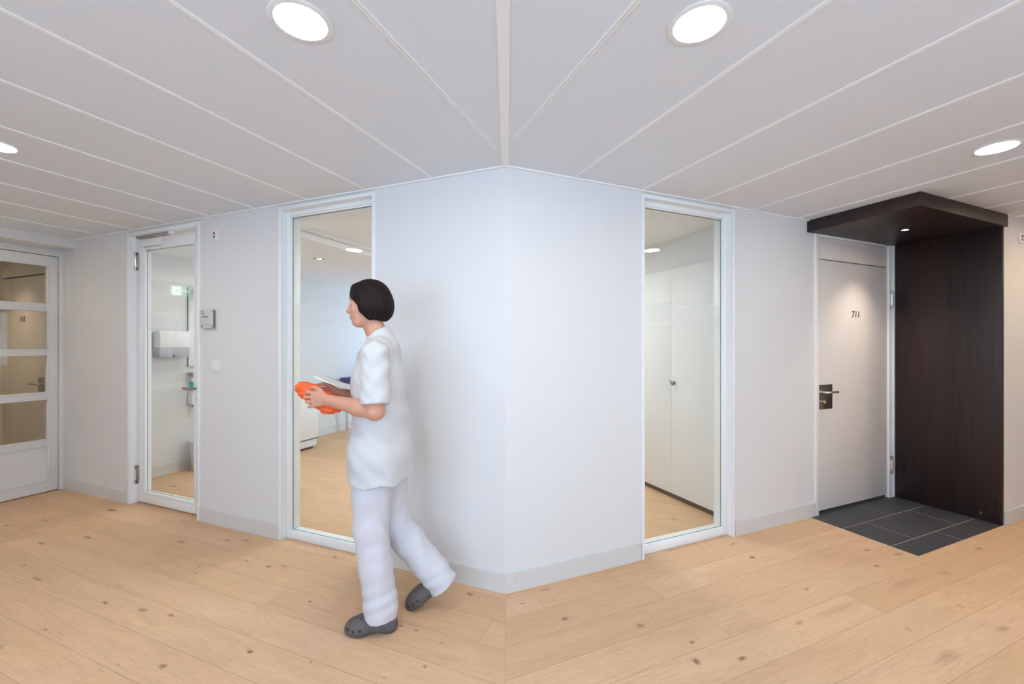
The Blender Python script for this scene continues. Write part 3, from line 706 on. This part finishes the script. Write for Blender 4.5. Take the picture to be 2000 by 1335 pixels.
f = FB(L); f.b(4.597, 4.5999, .81, .865, 2.094, 2.106); f.tb([(4.598, .862, 2.122), (4.598, .882, 2.10), (4.598, .862, 2.078)], .005, 6); t.part('arrow', f, 'exitw')

# ------------------------------------------------------------------ things in the room behind
# sink wall: side wall plane s = 4.44
SW = 4.44
t = Thing('towel_dispenser', L, (SW, -.66, 1.3), 'white paper towel dispenser behind the glass door', 'towel dispenser')
f = FB(L); f.b(SW - .13, SW, -.86, -.545, 1.415, 1.615, .02); t.part('cover', f, 'white')
f = FB(L); f.b(SW - .12, SW - .002, -.855, -.70, 1.318, 1.418, .004); f.b(SW - .12, SW - .002, -.68, -.55, 1.318, 1.418, .004); f.b(SW - .12, SW - .002, -.71, -.67, 1.345, 1.418, .004); t.part('paper_tray', f, 'smoke')
t = Thing('wall_mirror', L, (SW, -1.1, 1.2), 'frameless mirror beside the paper towel dispenser', 'mirror')
f = FB(L); f.b(SW - .022, SW - .001, -1.50, -.895, 1.205, 2.135, .001); mi = t.part('mirror_backing', f, 'edge')
f = FB(L); f.b(SW - .024, SW - .0222, -1.499, -.896, 1.206, 2.134); t.part('mirror_glass', f, 'mirror')
t = Thing('soap_dispenser', L, (SW, -.93, .93), 'clear wall dispenser half full of turquoise soap', 'soap dispenser')
f = FB(L); f.b(SW - .10, SW - .02, -.965, -.895, 1.085, 1.135, .004); t.part('pump_head', f, 'steel')
f = FB(L); f.b(SW - .09, SW - .02, -.96, -.90, 1.02, 1.085, .006); t.part('bottle', f, 'bin')
f = FB(L); f.b(SW - .09, SW - .02, -.96, -.90, .925, 1.02, .006); t.part('soap', f, 'turq')
f = FB(L); f.b(SW - .02, SW - .0005, -.965, -.895, .92, 1.135, .003); t.part('wall_bracket', f, 'white')
t = Thing('hand_cream_dispenser', L, (SW, -.95, .72), 'small white wall dispenser under the turquoise soap', 'dispenser')
f = FB(L); f.b(SW - .09, SW - .0005, -.99, -.90, .755, .895, .012); t.part('housing', f, 'white')
f = FB(L); f.b(SW - .08, SW - .03, -.965, -.925, .725, .756, .004); t.part('nozzle', f, 'smoke')
def bin_(fr, s, n):
    t = Thing('waste_bin', fr, (s, n, 0), 'pale plastic waste bin standing on the floor behind the glass door', 'waste bin')
    f = FB(fr); f.la([(.0001, 0), (.095, 0), (.10, .01), (.125, .33), (.130, .345), (.124, .345), (.119, .33), (.094, .015), (.0001, .012)], (s, n, 0), 36); t.part('bucket', f, 'bin')
    f = FB(fr); f.la([(.104, .105), (.1065, .108), (.1075, .12), (.104, .12)], (s, n, 0), 36, close=True); t.part('band', f, 'white')
bin_(L, 4.27, -.96)
# low white cabinet (under-counter appliance) seen under the arms
t = Thing('undercounter_appliance', L, (3.83, -1.7, 0), 'low white appliance with grooved base behind the left window', 'appliance')
f = FB(L); f.b(3.835, 4.42, -2.26, -1.6, .15, .85, .006); t.part('body', f, 'lacquer')
f = FB(L); f.b(3.86, 4.42, -2.24, -1.61, .03, .15, .012)
for k in range(3): f.b(3.848, 3.865, -2.24, -1.61, .05 + k * .03, .068 + k * .03, .004)
t.part('grooved_base', f, 'lacquer')
f = FB(L); f.b(3.84, 4.42, -2.258, -1.602, .140, .150); t.part('shadow_gap', f, 'gap')
f = FB(L); f.b(3.88, 4.40, -2.2, -1.66, .0, .03); t.part('foot', f, 'plinth')
f = FB(L); f.b(3.815, 3.835, -2.262, -1.6, .80, .85, .003); t.part('top_edge', f, 'white')
# blue topped bench on chrome legs
t = Thing('examination_couch', L, (4.1, -3.4, 0), 'couch with dark blue cushion on chrome legs, half hidden by the person', 'couch')
f = FB(L); f.b(2.5, 4.40, -4.05, -3.25, .80, .905, .012); t.part('cushion', f, 'purple')
f = FB(L); f.b(2.52, 4.38, -4.03, -3.27, .76, .80, .004); t.part('frame', f, 'white')
for s in (2.6, 4.32):
    for n in (-3.33, -3.97):
        f = FB(L); f.tb([(s, n, 0), (s, n, .76)], .022, 14); t.part('leg', f, 'chrome')
# tall white cupboards
CS = 2.02
def cupboard(n1, n0, label, knob):
    t = Thing('tall_cupboard', R, (CS, (n0 + n1) / 2, 0), label, 'cupboard', 'tall white cupboards')
    f = FB(R); f.b(CS + .022, 2.62, n0, n1, .05, 2.172); t.part('carcass', f, 'lacquer')
    f = FB(R); f.b(CS + .03, 2.6, n0, n1, 0, .05); t.part('plinth', f, 'plinth', label='dark brown plinth')
    mid = (n0 + n1) / 2
    for a, b in ((mid + .0015, n1 - .0015), (n0 + .0015, mid - .0015)):
        f = FB(R); f.b(CS, CS + .021, a, b, .052, 2.170, .0015); d = t.part('door', f, 'lacquer')
        if b > mid + .1 and knob:
            f = FB(R); kn = mid + .035
            f.tb([(CS, kn, 1.098), (CS - .028, kn, 1.098)], [.008, .008], 12)
            f.tb([(CS, kn, 1.098), (CS - .004, kn, 1.098)], .019, 20)
            f.tb([(CS - .030, kn + .02, 1.075), (CS - .034, kn, 1.098), (CS - .030, kn - .022, 1.125)], [.007, .010, .007], 10)
            t.part('knob', f, 'steel', d)
cupboard(-.19, -1.393, 'tall white two door cupboard with a metal knob, nearest behind the right window', True)
cupboard(-1.396, -2.6, 'tall white two door cupboard, second from the right window', True)
cupboard(-2.603, -3.79, 'tall white two door cupboard, furthest from the right window', True)

# ------------------------------------------------------------------ the walking person
class SDF:
    def __init__(s, lo, hi, h):
        s.lo = np.array(lo, float); s.h = h; s.n = np.ceil((np.array(hi) - s.lo) / h).astype(int) + 1
        s.D = np.full(s.n, 1.0, np.float32)
    def sub(s, lo, hi):
        a = np.maximum(np.floor((np.array(lo) - s.lo) / s.h).astype(int), 0); b = np.minimum(np.ceil((np.array(hi) - s.lo) / s.h).astype(int) + 1, s.n)
        if (b <= a).any(): return None, None
        ax = [s.lo[i] + s.h * np.arange(a[i], b[i]) for i in range(3)]
        P = np.stack(np.meshgrid(*ax, indexing='ij'), -1).astype(np.float32)
        return (slice(a[0], b[0]), slice(a[1], b[1]), slice(a[2], b[2])), P
    def put(s, sl, d, k, op='u'):
        D = s.D[sl]
        if op == 'u':
            if k > 0: hh = np.clip(.5 + .5 * (D - d) / k, 0, 1); r = D * (1 - hh) + d * hh - k * hh * (1 - hh)
            else: r = np.minimum(D, d)
        else:
            d = -d
            if k > 0: hh = np.clip(.5 - .5 * (D - d) / k, 0, 1); r = D * (1 - hh) + d * hh + k * hh * (1 - hh)
            else: r = np.maximum(D, d)
        s.D[sl] = r
    def cap(s, a, b, ra, rb, k=.01, sc=(1, 1, 1), op='u'):
        """tapered capsule; sc squashes about the axis"""
        a = np.array(a, np.float32); b = np.array(b, np.float32); m = max(ra, rb) * max(sc) + 3 * k + .02
        sl, P = s.sub(np.minimum(a, b) - m, np.maximum(a, b) + m)
        if sl is None: return
        S_ = np.array(sc, np.float32); pa = (P - a) / S_; ba = (b - a) / S_
        t = np.clip((pa @ ba) / max(float(ba @ ba), 1e-9), 0, 1)
        d = np.linalg.norm(pa - t[..., None] * ba, axis=-1) - (ra + (rb - ra) * t)
        s.put(sl, d * min(sc), k, op)
    def ell(s, c, r, k=.01, rot=None, op='u'):
        c = np.array(c, np.float32); r = np.array(r, np.float32); m = r.max() + 3 * k + .02
        sl, P = s.sub(c - m, c + m)
        if sl is None: return
        q = P - c
        if rot is not None: q = q @ np.array(rot, np.float32)
        k0 = np.linalg.norm(q / r, axis=-1); k1 = np.linalg.norm(q / (r * r), axis=-1)
        s.put(sl, k0 * (k0 - 1) / np.maximum(k1, 1e-6), k, op)
    def chain(s, pts, rs, k=.01, sc=(1, 1, 1)):
        for i in range(len(pts) - 1): s.cap(pts[i], pts[i + 1], rs[i], rs[i + 1], k, sc)
    def clip(s, p, nrm):                      # keep the side opposite to nrm
        ax = [s.lo[i] + s.h * np.arange(s.n[i]) for i in range(3)]
        d = ((ax[0] - p[0]) * nrm[0])[:, None, None] + ((ax[1] - p[1]) * nrm[1])[None, :, None] + ((ax[2] - p[2]) * nrm[2])[None, None, :]
        s.D = np.maximum(s.D, d.astype(np.float32))
    def mesh(s, name):
        D = s.D; D[0] = D[-1] = 1; D[:, 0] = D[:, -1] = 1; D[:, :, 0] = D[:, :, -1] = 1
        I = D < 0; nx, ny, nz = D.shape
        c = [I[i:nx - 1 + i, j:ny - 1 + j, k:nz - 1 + k] for i in (0, 1) for j in (0, 1) for k in (0, 1)]
        cnt = sum(x.astype(np.int8) for x in c); act = (cnt > 0) & (cnt < 8)
        idx = -np.ones(act.shape, np.int64); cells = np.argwhere(act); idx[act] = np.arange(len(cells))
        acc = np.zeros((len(cells), 3)); num = np.zeros(len(cells)); cx, cy, cz = cells.T
        cor = [(i, j, k) for i in (0, 1) for j in (0, 1) for k in (0, 1)]
        val = {q: D[cx + q[0], cy + q[1], cz + q[2]] for q in cor}
        for a in cor:
            for ax in range(3):
                if a[ax]: continue
                b = list(a); b[ax] = 1; b = tuple(b); va, vb = val[a], val[b]; m = (va < 0) != (vb < 0)
                t = np.where(m, va / np.where(m, va - vb, 1), 0); p = np.tile(np.array(a, float), (len(cells), 1)); p[:, ax] += t
                acc[m] += p[m]; num[m] += 1
        V = s.lo + s.h * (cells + acc / num[:, None])
        F = []
        for ax in range(3):
            o = [0, 0, 0]; o[ax] = 1; u, v = (ax + 1) % 3, (ax + 2) % 3
            A = I[:nx - o[0], :ny - o[1], :nz - o[2]]; B = I[o[0]:, o[1]:, o[2]:]
            e = np.argwhere(A != B); e = e[(e[:, u] > 0) & (e[:, v] > 0) & (e[:, u] < act.shape[u]) & (e[:, v] < act.shape[v])]
            ins = A[e[:, 0], e[:, 1], e[:, 2]]
            def cell(du, dv):
                q = e.copy(); q[:, u] -= du; q[:, v] -= dv; return idx[q[:, 0], q[:, 1], q[:, 2]]
            Q = np.stack([cell(1, 1), cell(0, 1), cell(0, 0), cell(1, 0)], 1)
            Q[~ins] = Q[~ins][:, ::-1]; F.append(Q)
        F = np.concatenate(F); F = F[(F >= 0).all(1)]
        lab = np.arange(len(V))                      # keep only the largest connected surface
        while True:
            m_ = lab[F].min(1); new = lab.copy()
            for c_ in range(4): np.minimum.at(new, F[:, c_], m_)
            new = new[new]
            if (new == lab).all(): break
            lab = new
        big = np.bincount(lab).argmax(); F = F[lab[F[:, 0]] == big]
        used = np.unique(F); rm = -np.ones(len(V), np.int64); rm[used] = np.arange(len(used)); V = V[used]; F = rm[F]
        me = bpy.data.meshes.new(name); me.vertices.add(len(V)); me.vertices.foreach_set('co', V.ravel().astype(np.float32))
        me.loops.add(F.size); me.loops.foreach_set('vertex_index', F.ravel().astype(np.int32))
        me.polygons.add(len(F)); me.polygons.foreach_set('loop_start', np.arange(0, F.size, 4, dtype=np.int32)); me.update(calc_edges=True); me.validate()
        bm = bmesh.new(); bm.from_mesh(me)
        bmesh.ops.smooth_vert(bm, verts=bm.verts, factor=.5, use_axis_x=True, use_axis_y=True, use_axis_z=True)
        bm.to_mesh(me); bm.free()
        me.polygons.foreach_set('use_smooth', [True] * len(me.polygons)); return me
def rotm(ax, deg): return np.array(Matrix.Rotation(math.radians(deg), 3, ax))

HEAD = -5.0
P = Thing('person', None, (-.715, 2.23, 0), 'person in white tunic and trousers walking left, holding an orange packet in both hands', 'person')
P.o.rotation_euler = (0, 0, math.radians(180 - HEAD))
def pp(name, me, m, parent=None, label=None): return P.part(name, me, m, parent, label, smooth=False, rel=True)

# --- body: one surface
B = SDF((-.50, -.30, -.02), (.48, .30, 1.84), .0048)
hipz = .93
# torso and legs
B.chain([(-.03, 0, .96), (-.03, 0, 1.10), (-.02, 0, 1.28), (-.015, 0, 1.40)], [.105, .095, .105, .085], .03, (1, 1.35, 1))
B.chain([(-.02, .085, .93), (.005, .085, .51)], [.082, .055], .02); B.chain([(.005, .085, .51), (-.012, .085, .38), (-.05, .085, .10)], [.052, .053, .036], .02)
B.chain([(-.03, -.085, .93), (-.05, -.085, .50)], [.082, .055], .02); B.chain([(-.05, -.085, .50), (-.14, -.085, .40), (-.315, -.085, .165)], [.052, .053, .036], .02)
# feet
B.cap((-.085, .085, .07), (.07, .09, .05), .034, .026, .02); B.cap((-.345, -.085, .14), (-.22, -.088, .05), .034, .024, .02)
# neck, head: slightly bent forward
B.cap((-.03, 0, 1.44), (.028, 0, 1.58), .058, .052, .03)
hc = np.array((.046, 0, 1.675))
RT = rotm('Y', 6)
def hp(x, y, z): q = RT @ np.array((x, y, z)); return hc + q
B.ell(hp(-.008, 0, .015), (.092, .072, .093), .012)
B.ell(hp(.035, 0, -.045), (.062, .056, .072), .02)
B.ell(hp(.062, 0, -.098), (.028, .030, .022), .02)         # chin
B.chain([hp(-.02, .045, -.065), hp(.055, .022, -.100)], [.022, .020], .02); B.chain([hp(-.02, -.045, -.065), hp(.055, -.022, -.100)], [.022, .020], .02)
B.chain([hp(.080, 0, .008), hp(.104, 0, -.034)], [.009, .013], .010)      # nose bridge to tip
for sy in (-1, 1):
    B.ell(hp(.094, sy * .011, -.037), (.011, .008, .008), .006)
    B.ell(hp(.074, sy * .030, .022), (.014, .022, .007), .010)            # brow
    B.ell(hp(.083, sy * .030, .003), (.012, .015, .010), .008, op='s')    # eye socket
    B.ell(hp(.062, sy * .043, -.028), (.020, .016, .018), .014)           # cheek
    B.ell(hp(-.005, sy * .074, -.010), (.018, .009, .030), .006)          # ear
B.ell(hp(.086, 0, -.064), (.012, .021, .0055), .004); B.ell(hp(.084, 0, -.076), (.012, .018, .0065), .004)
# arms
shL, shR = (-.03, .175, 1.405), (-.03, -.175, 1.405)
elL, elR = (-.045, .225, 1.135), (-.02, -.215, 1.135)
wrL, wrR = (.205, .125, 1.180), (.215, -.105, 1.185)
for sh, el, wr in ((shL, elL, wrL), (shR, elR, wrR)):
    B.chain([(-.02, sh[1] * .55, 1.425), sh], [.05, .055], .03); B.chain([sh, el], [.050, .040], .02)
    mid = tuple(el[i] * .65 + wr[i] * .35 for i in range(3)); B.chain([el, mid, wr], [.040, .041, .026], .02)
# hands: palm block and five separate curled fingers each, closing on the packet
def hand(wr, sy):
    wr = np.array(wr); pc = wr + np.array((.052, -sy * .018, .006))
    kn = []
    for i in range(4):
        kn.append(wr + np.array((.088 - .006 * abs(i - 1.2), -sy * .022, .032 - .0205 * i)))
    for i in range(4): B.chain([wr + np.array((.008, -sy * .004, .010 - .007 * i)), kn[i]], [.0155, .0108], .010)
    ln = [(.040, .024, .020), (.045, .027, .022), (.041, .025, .021), (.032, .019, .018)]
    for i in range(4):
        a, b, c = ln[i]; p0 = kn[i]; dz = (.10 - .10 * i)
        p1 = p0 + a * np.array((.86, -sy * .42, dz)); p2 = p1 + b * np.array((.45, -sy * .86, dz)); p3 = p2 + c * np.array((.0, -sy * 1.0, dz * .5))
        B.chain([p0, p1, p2, p3], [.0100, .0090, .0082, .0072], .003)
    t0 = wr + np.array((.026, -sy * .010, .020)); t1 = wr + np.array((.054, -sy * .024, .048)); t2 = t1 + np.array((.028, -sy * .018, .010)); t3 = t2 + np.array((.022, -sy * .014, -.002))
    B.chain([t0, t1, t2, t3], [.0150, .0118, .0098, .0082], .005)
hand(wrL, 1); hand(wrR, -1)
body = pp('body', B.mesh('body'), 'skin', label='skin of the face, neck, forearms and hands')
# face details
for sy in (-1, 1):
    f = MB(); c = hp(.0655, sy * .030, .003); f.lathe([(.0115 * math.sin(a), .0115 * math.cos(a)) for a in np.linspace(.001, math.pi - .001, 12)], tuple(c), 20)
    me = f.mesh('eye'); smooth_mesh(me, 180); ey = P.part('eye', me, 'eye', rel=True)
    f = MB(); c = hp(.0745, sy * .0300, .003); f.lathe([(.0045 * math.sin(a), .0045 * math.cos(a)) for a in np.linspace(.001, math.pi - .001, 8)], tuple(c), 14)
    P.part('iris', f, 'iris', ey, rel=True)
    f = MB(); f.tube([hp(.085, sy * .012, .026), hp(.083, sy * .030, .031), hp(.066, sy * .047, .024)], [.0025, .003, .002], 8); P.part('eyebrow', f, 'hair', rel=True)
f = MB(); f.tube([hp(.088, -.016, -.069), hp(.098, 0, -.0665), hp(.088, .016, -.069)], [.002, .005, .002], 8); f.tube([hp(.086, -.014, -.076), hp(.095, 0, -.0775), hp(.086, .014, -.076)], [.002, .005, .002], 8)
P.part('lips', f, 'lip', rel=True)

# --- hair: dark chin length bob
Hs = SDF((-.15, -.15, 1.46), (.17, .15, 1.84), .0036)
Hs.ell(hp(-.018, 0, .022), (.106, .090, .102), .01)
Hs.ell(hp(-.050, 0, -.030), (.082, .088, .085), .03)
for sy in (-1, 1):
    Hs.chain([hp(.008, sy * .068, .03), hp(-.002, sy * .074, -.035), hp(-.020, sy * .066, -.080)], [.030, .029, .020], .02)
    Hs.chain([hp(.048, sy * .030, .074), hp(.038, sy * .060, .040)], [.020, .018], .03)
Hs.ell(hp(.118, 0, -.040), (.094, .12, .082), .012, op='s')          # open face
Hs.ell(hp(.0, 0, -.150), (.13, .14, .058), .012, op='s')               # cut line at the nape
ax = [Hs.lo[i] + Hs.h * np.arange(Hs.n[i]) for i in range(3)]
GX, GY, GZ = np.meshgrid(*ax, indexing='ij')
th = np.arctan2(GY, GX - .0)
Hs.D += (.0011 * np.sin(th * 19 + 5 * np.sin(GZ * 22)) + .0007 * np.sin(th * 47 + GZ * 40)).astype(np.float32)
pp('hair', Hs.mesh('hair'), 'hair', label='dark brown chin length hair')

# --- trousers
def fold(S_, amp, fn):
    ax = [S_.lo[i] + S_.h * np.arange(S_.n[i]) for i in range(3)]
    X_, Y_, Z_ = np.meshgrid(*ax, indexing='ij'); S_.D += (amp * fn(X_, Y_, Z_)).astype(np.float32)
T = SDF((-.50, -.22, .03), (.20, .24, 1.06), .0065)
T.chain([(-.03, 0, .99), (-.03, 0, .90)], [.108, .108], .03, (1, 1.32, 1))
T.chain([(-.018, .088, .92), (.005, .088, .70), (.008, .088, .51), (-.012, .086, .33), (-.038, .086, .14), (-.040, .087, .03)], [.102, .096, .084, .082, .080, .086], .02)
T.chain([(-.035, -.088, .92), (-.045, -.088, .70), (-.060, -.088, .50), (-.16, -.087, .36), (-.295, -.086, .19), (-.36, -.086, .10)], [.102, .096, .084, .084, .080, .084], .02)
fold(T, .0038, lambda x, y, z: np.sin(z * 46 + x * 22 + 5 * np.sin(y * 20)) * np.exp(-((z - .52) / .16) ** 2) + .8 * np.sin(z * 85 + x * 30 - 14 * y) * np.exp(-((z - .16) / .09) ** 2) + .5 * np.sin(x * 40 + y * 30 + z * 6))
T.put((slice(None),) * 3, np.full(T.n, 9., np.float32), 0)
# hems: near leg cut over the clog, far leg cut square to the shin
axs = [T.lo[i] + T.h * np.arange(T.n[i]) for i in range(3)]
X_, Y_, Z_ = np.meshgrid(*axs, indexing='ij')
near = Y_ > 0
pl1 = (.072 + .55 * np.maximum(X_ - .0, 0) - .05 * np.minimum(X_ + .05, 0)) - Z_
dsh = np.array((-.58, 0, -.81)); pl2 = (X_ + .352) * dsh[0] + (Z_ - .125) * dsh[2]
T.D = np.maximum(T.D, np.where(near, pl1, pl2).astype(np.float32))
pp('trousers', T.mesh('trousers'), 'trouser', label='white cotton trousers')

# --- tunic with short sleeves
U = SDF((-.28, -.34, .70), (.24, .34, 1.56), .0062)
U.chain([(-.022, 0, .70), (-.022, 0, .90), (-.022, 0, 1.08), (-.012, 0, 1.26), (-.012, 0, 1.37)], [.166, .158, .132, .132, .112], .04, (1, 1.36, 1))
U.cap((-.025, .10, 1.425), (-.025, -.10, 1.425), .070, .070, .04)
U.chain([(-.03, 0, 1.44), (-.015, 0, 1.500)], [.085, .068], .02)
fold(U, .0045, lambda x, y, z: .7 * np.sin(np.arctan2(y, x) * 7 + z * 5 + 2 * np.sin(z * 13)) * np.clip((1.25 - z) * 2.5, 0, 1) + .5 * np.sin(z * 38 + x * 30 + y * 14) * np.exp(-((z - 1.20) / .14) ** 2) + .3 * np.sin(z * 60 - x * 50))
axs = [U.lo[i] + U.h * np.arange(U.n[i]) for i in range(3)]
X_, Y_, Z_ = np.meshgrid(*axs, indexing='ij')
U.D = np.maximum(U.D, (.762 + .008 * np.sin(X_ * 40 + Y_ * 20) - Z_).astype(np.float32))
for sh, el in ((shL, elL), (shR, elR)):
    Q = SDF(U.lo, U.lo + U.h * (U.n - 1), U.h); Q.D = Q.D[:U.n[0], :U.n[1], :U.n[2]]
    Q.chain([sh, el], [.068, .071], .0)
    fold(Q, .003, lambda x, y, z: np.sin(z * 55 + x * 60) + .6 * np.sin(z * 90 - x * 70 + y * 40))
    s_, e_ = np.array(sh), np.array(el); d_ = (e_ - s_) / np.linalg.norm(e_ - s_); q = s_ + (e_ - s_) * .88
    pl = (X_ - q[0]) * d_[0] + (Y_ - q[1]) * d_[1] + (Z_ - q[2]) * d_[2]
    qd = np.maximum(Q.D, pl).astype(np.float32)
    k = .025; hh = np.clip(.5 + .5 * (U.D - qd) / k, 0, 1); w = np.clip((Z_ - 1.30) / .06, 0, 1)
    U.D = (np.where(True, U.D * (1 - hh) + qd * hh - k * w * hh * (1 - hh), 0)).astype(np.float32) if False else np.minimum(np.minimum(U.D, qd), U.D * (1 - hh) + qd * hh - k * w * hh * (1 - hh) + (1 - w)).astype(np.float32)
# neckline opening
U.put((slice(None),) * 3, (np.sqrt(((X_ - .012) / 1.0) ** 2 + (Y_ / 1.0) ** 2 + ((Z_ - 1.545) / 1.0) ** 2) - .062).astype(np.float32), .006, 's')
pp('tunic', U.mesh('tunic'), 'tunic', label='white short sleeved cotton tunic')

# --- clogs
def clog(off, yaw, pitch, sy):
    G = SDF((-.17, -.075, -.01), (.17, .075, .13), .0030)
    # heel and sole
    G.chain([(-.075, 0, .028), (-.02, 0, .024), (.05, .004 * sy, .024), (.095, .004 * sy, .022)], [.040, .034, .046, .036], .02, (1, 1, .62))
    G.ell((.062, .003, .030), (.072, .052, .050), .015); G.ell((.020, .0, .048), (.062, .042, .040), .02)
    G.ell((-.078, 0, .030), (.048, .040, .052), .012)
    G.ell((-.055, 0, .080), (.058, .028, .050), .006, op='s')           # foot opening
    G.clip((0, 0, .0), (0, 0, -1)); G.clip((-.1, 0, .066), (-.15, 0, 1))
    G.ell((-.005, .055, .0), (.030, .022, .016), .01, op='s'); G.ell((-.005, -.055, .0), (.030, .022, .016), .01, op='s')
    for (hx, hy, hz) in [(.110, .034, .036), (.082, .052, .034), (.048, .053, .036)]:
        for s2 in (-1, 1): G.ell((hx, hy * s2, hz), (.0065, .010, .0062), .001, op='s')
    for i, x in enumerate((.048, .068, .088)):
        for y in ((-.022, 0, .022) if i % 2 == 0 else (-.012, .012)): G.ell((x, y, .080 - .10 * max(0, x - .045)), (.0055, .0045, .016), .001, op='s')
    me = G.mesh('clog')
    me.transform(Matrix.Translation(off) @ Matrix.Rotation(math.radians(yaw), 4, 'Z') @ Matrix.Rotation(math.radians(pitch), 4, 'Y')); return me
pp('clog', clog((.002, .088, .0), 0, 0, 1), 'clog', label='grey foam clog with holes, standing foot')
pp('clog', clog((-.268, -.088, .058), 0, 32, -1), 'clog', label='grey foam clog of the trailing foot, heel raised')

# --- packet held in both hands (a thing of its own)
K_ = SDF((-.16, -.08, -.12), (.16, .08, .12), .0045)
rx = rotm('Y', -32)
K_.ell((0, 0, 0), (.130, .046, .052), .01, rot=rx); K_.ell((.07, 0, .045), (.045, .040, .035), .02); K_.ell((-.055, .0, -.038), (.062, .045, .042), .02)
fold(K_, .0035, lambda x, y, z: np.sin(x * 60 + 9 * np.sin(z * 40)) + .6 * np.sin(z * 90 + x * 50 + y * 30))
me = K_.mesh('orange_packet')
me.materials.append(M['orange']); o = bpy.data.objects.new('orange_packet', me); COL.objects.link(o)
mw = Matrix.Translation((-.715, 2.23, 0)) @ Matrix.Rotation(math.radians(180 - HEAD), 4, 'Z')
o.matrix_world = mw @ Matrix.Translation((.292, .010, 1.178))
tagged(o, 'bright orange soft packet held in the walking person\'s hands', 'packet')
f = MB(); n_ = 12
t = bmesh.new(); gr = []
for i in range(n_ + 1):
    u_ = i / n_; x = .24 * u_; z = -.016 * math.sin(u_ * math.pi) - .055 * u_ * 0
    gr.append([t.verts.new((x - .12, -.075 + .15 * j / 6, .07 * (u_ - .5) + z + .004 * math.sin(j + u_ * 3))) for j in range(7)])
for i in range(n_):
    for j in range(6): t.faces.new((gr[i][j], gr[i + 1][j], gr[i + 1][j + 1], gr[i][j + 1]))
me = bpy.data.meshes.new('paper_sheet'); t.to_mesh(me); t.free(); smooth_mesh(me, 180); me.materials.append(M['paper'])
o = bpy.data.objects.new('paper_sheet', me); COL.objects.link(o); o.matrix_world = mw @ Matrix.Translation((.205, -.075, 1.251))
md = o.modifiers.new('thickness', 'SOLIDIFY'); md.thickness = .0015
tagged(o, 'pale paper sheet carried with the orange packet by the walking person', 'paper')
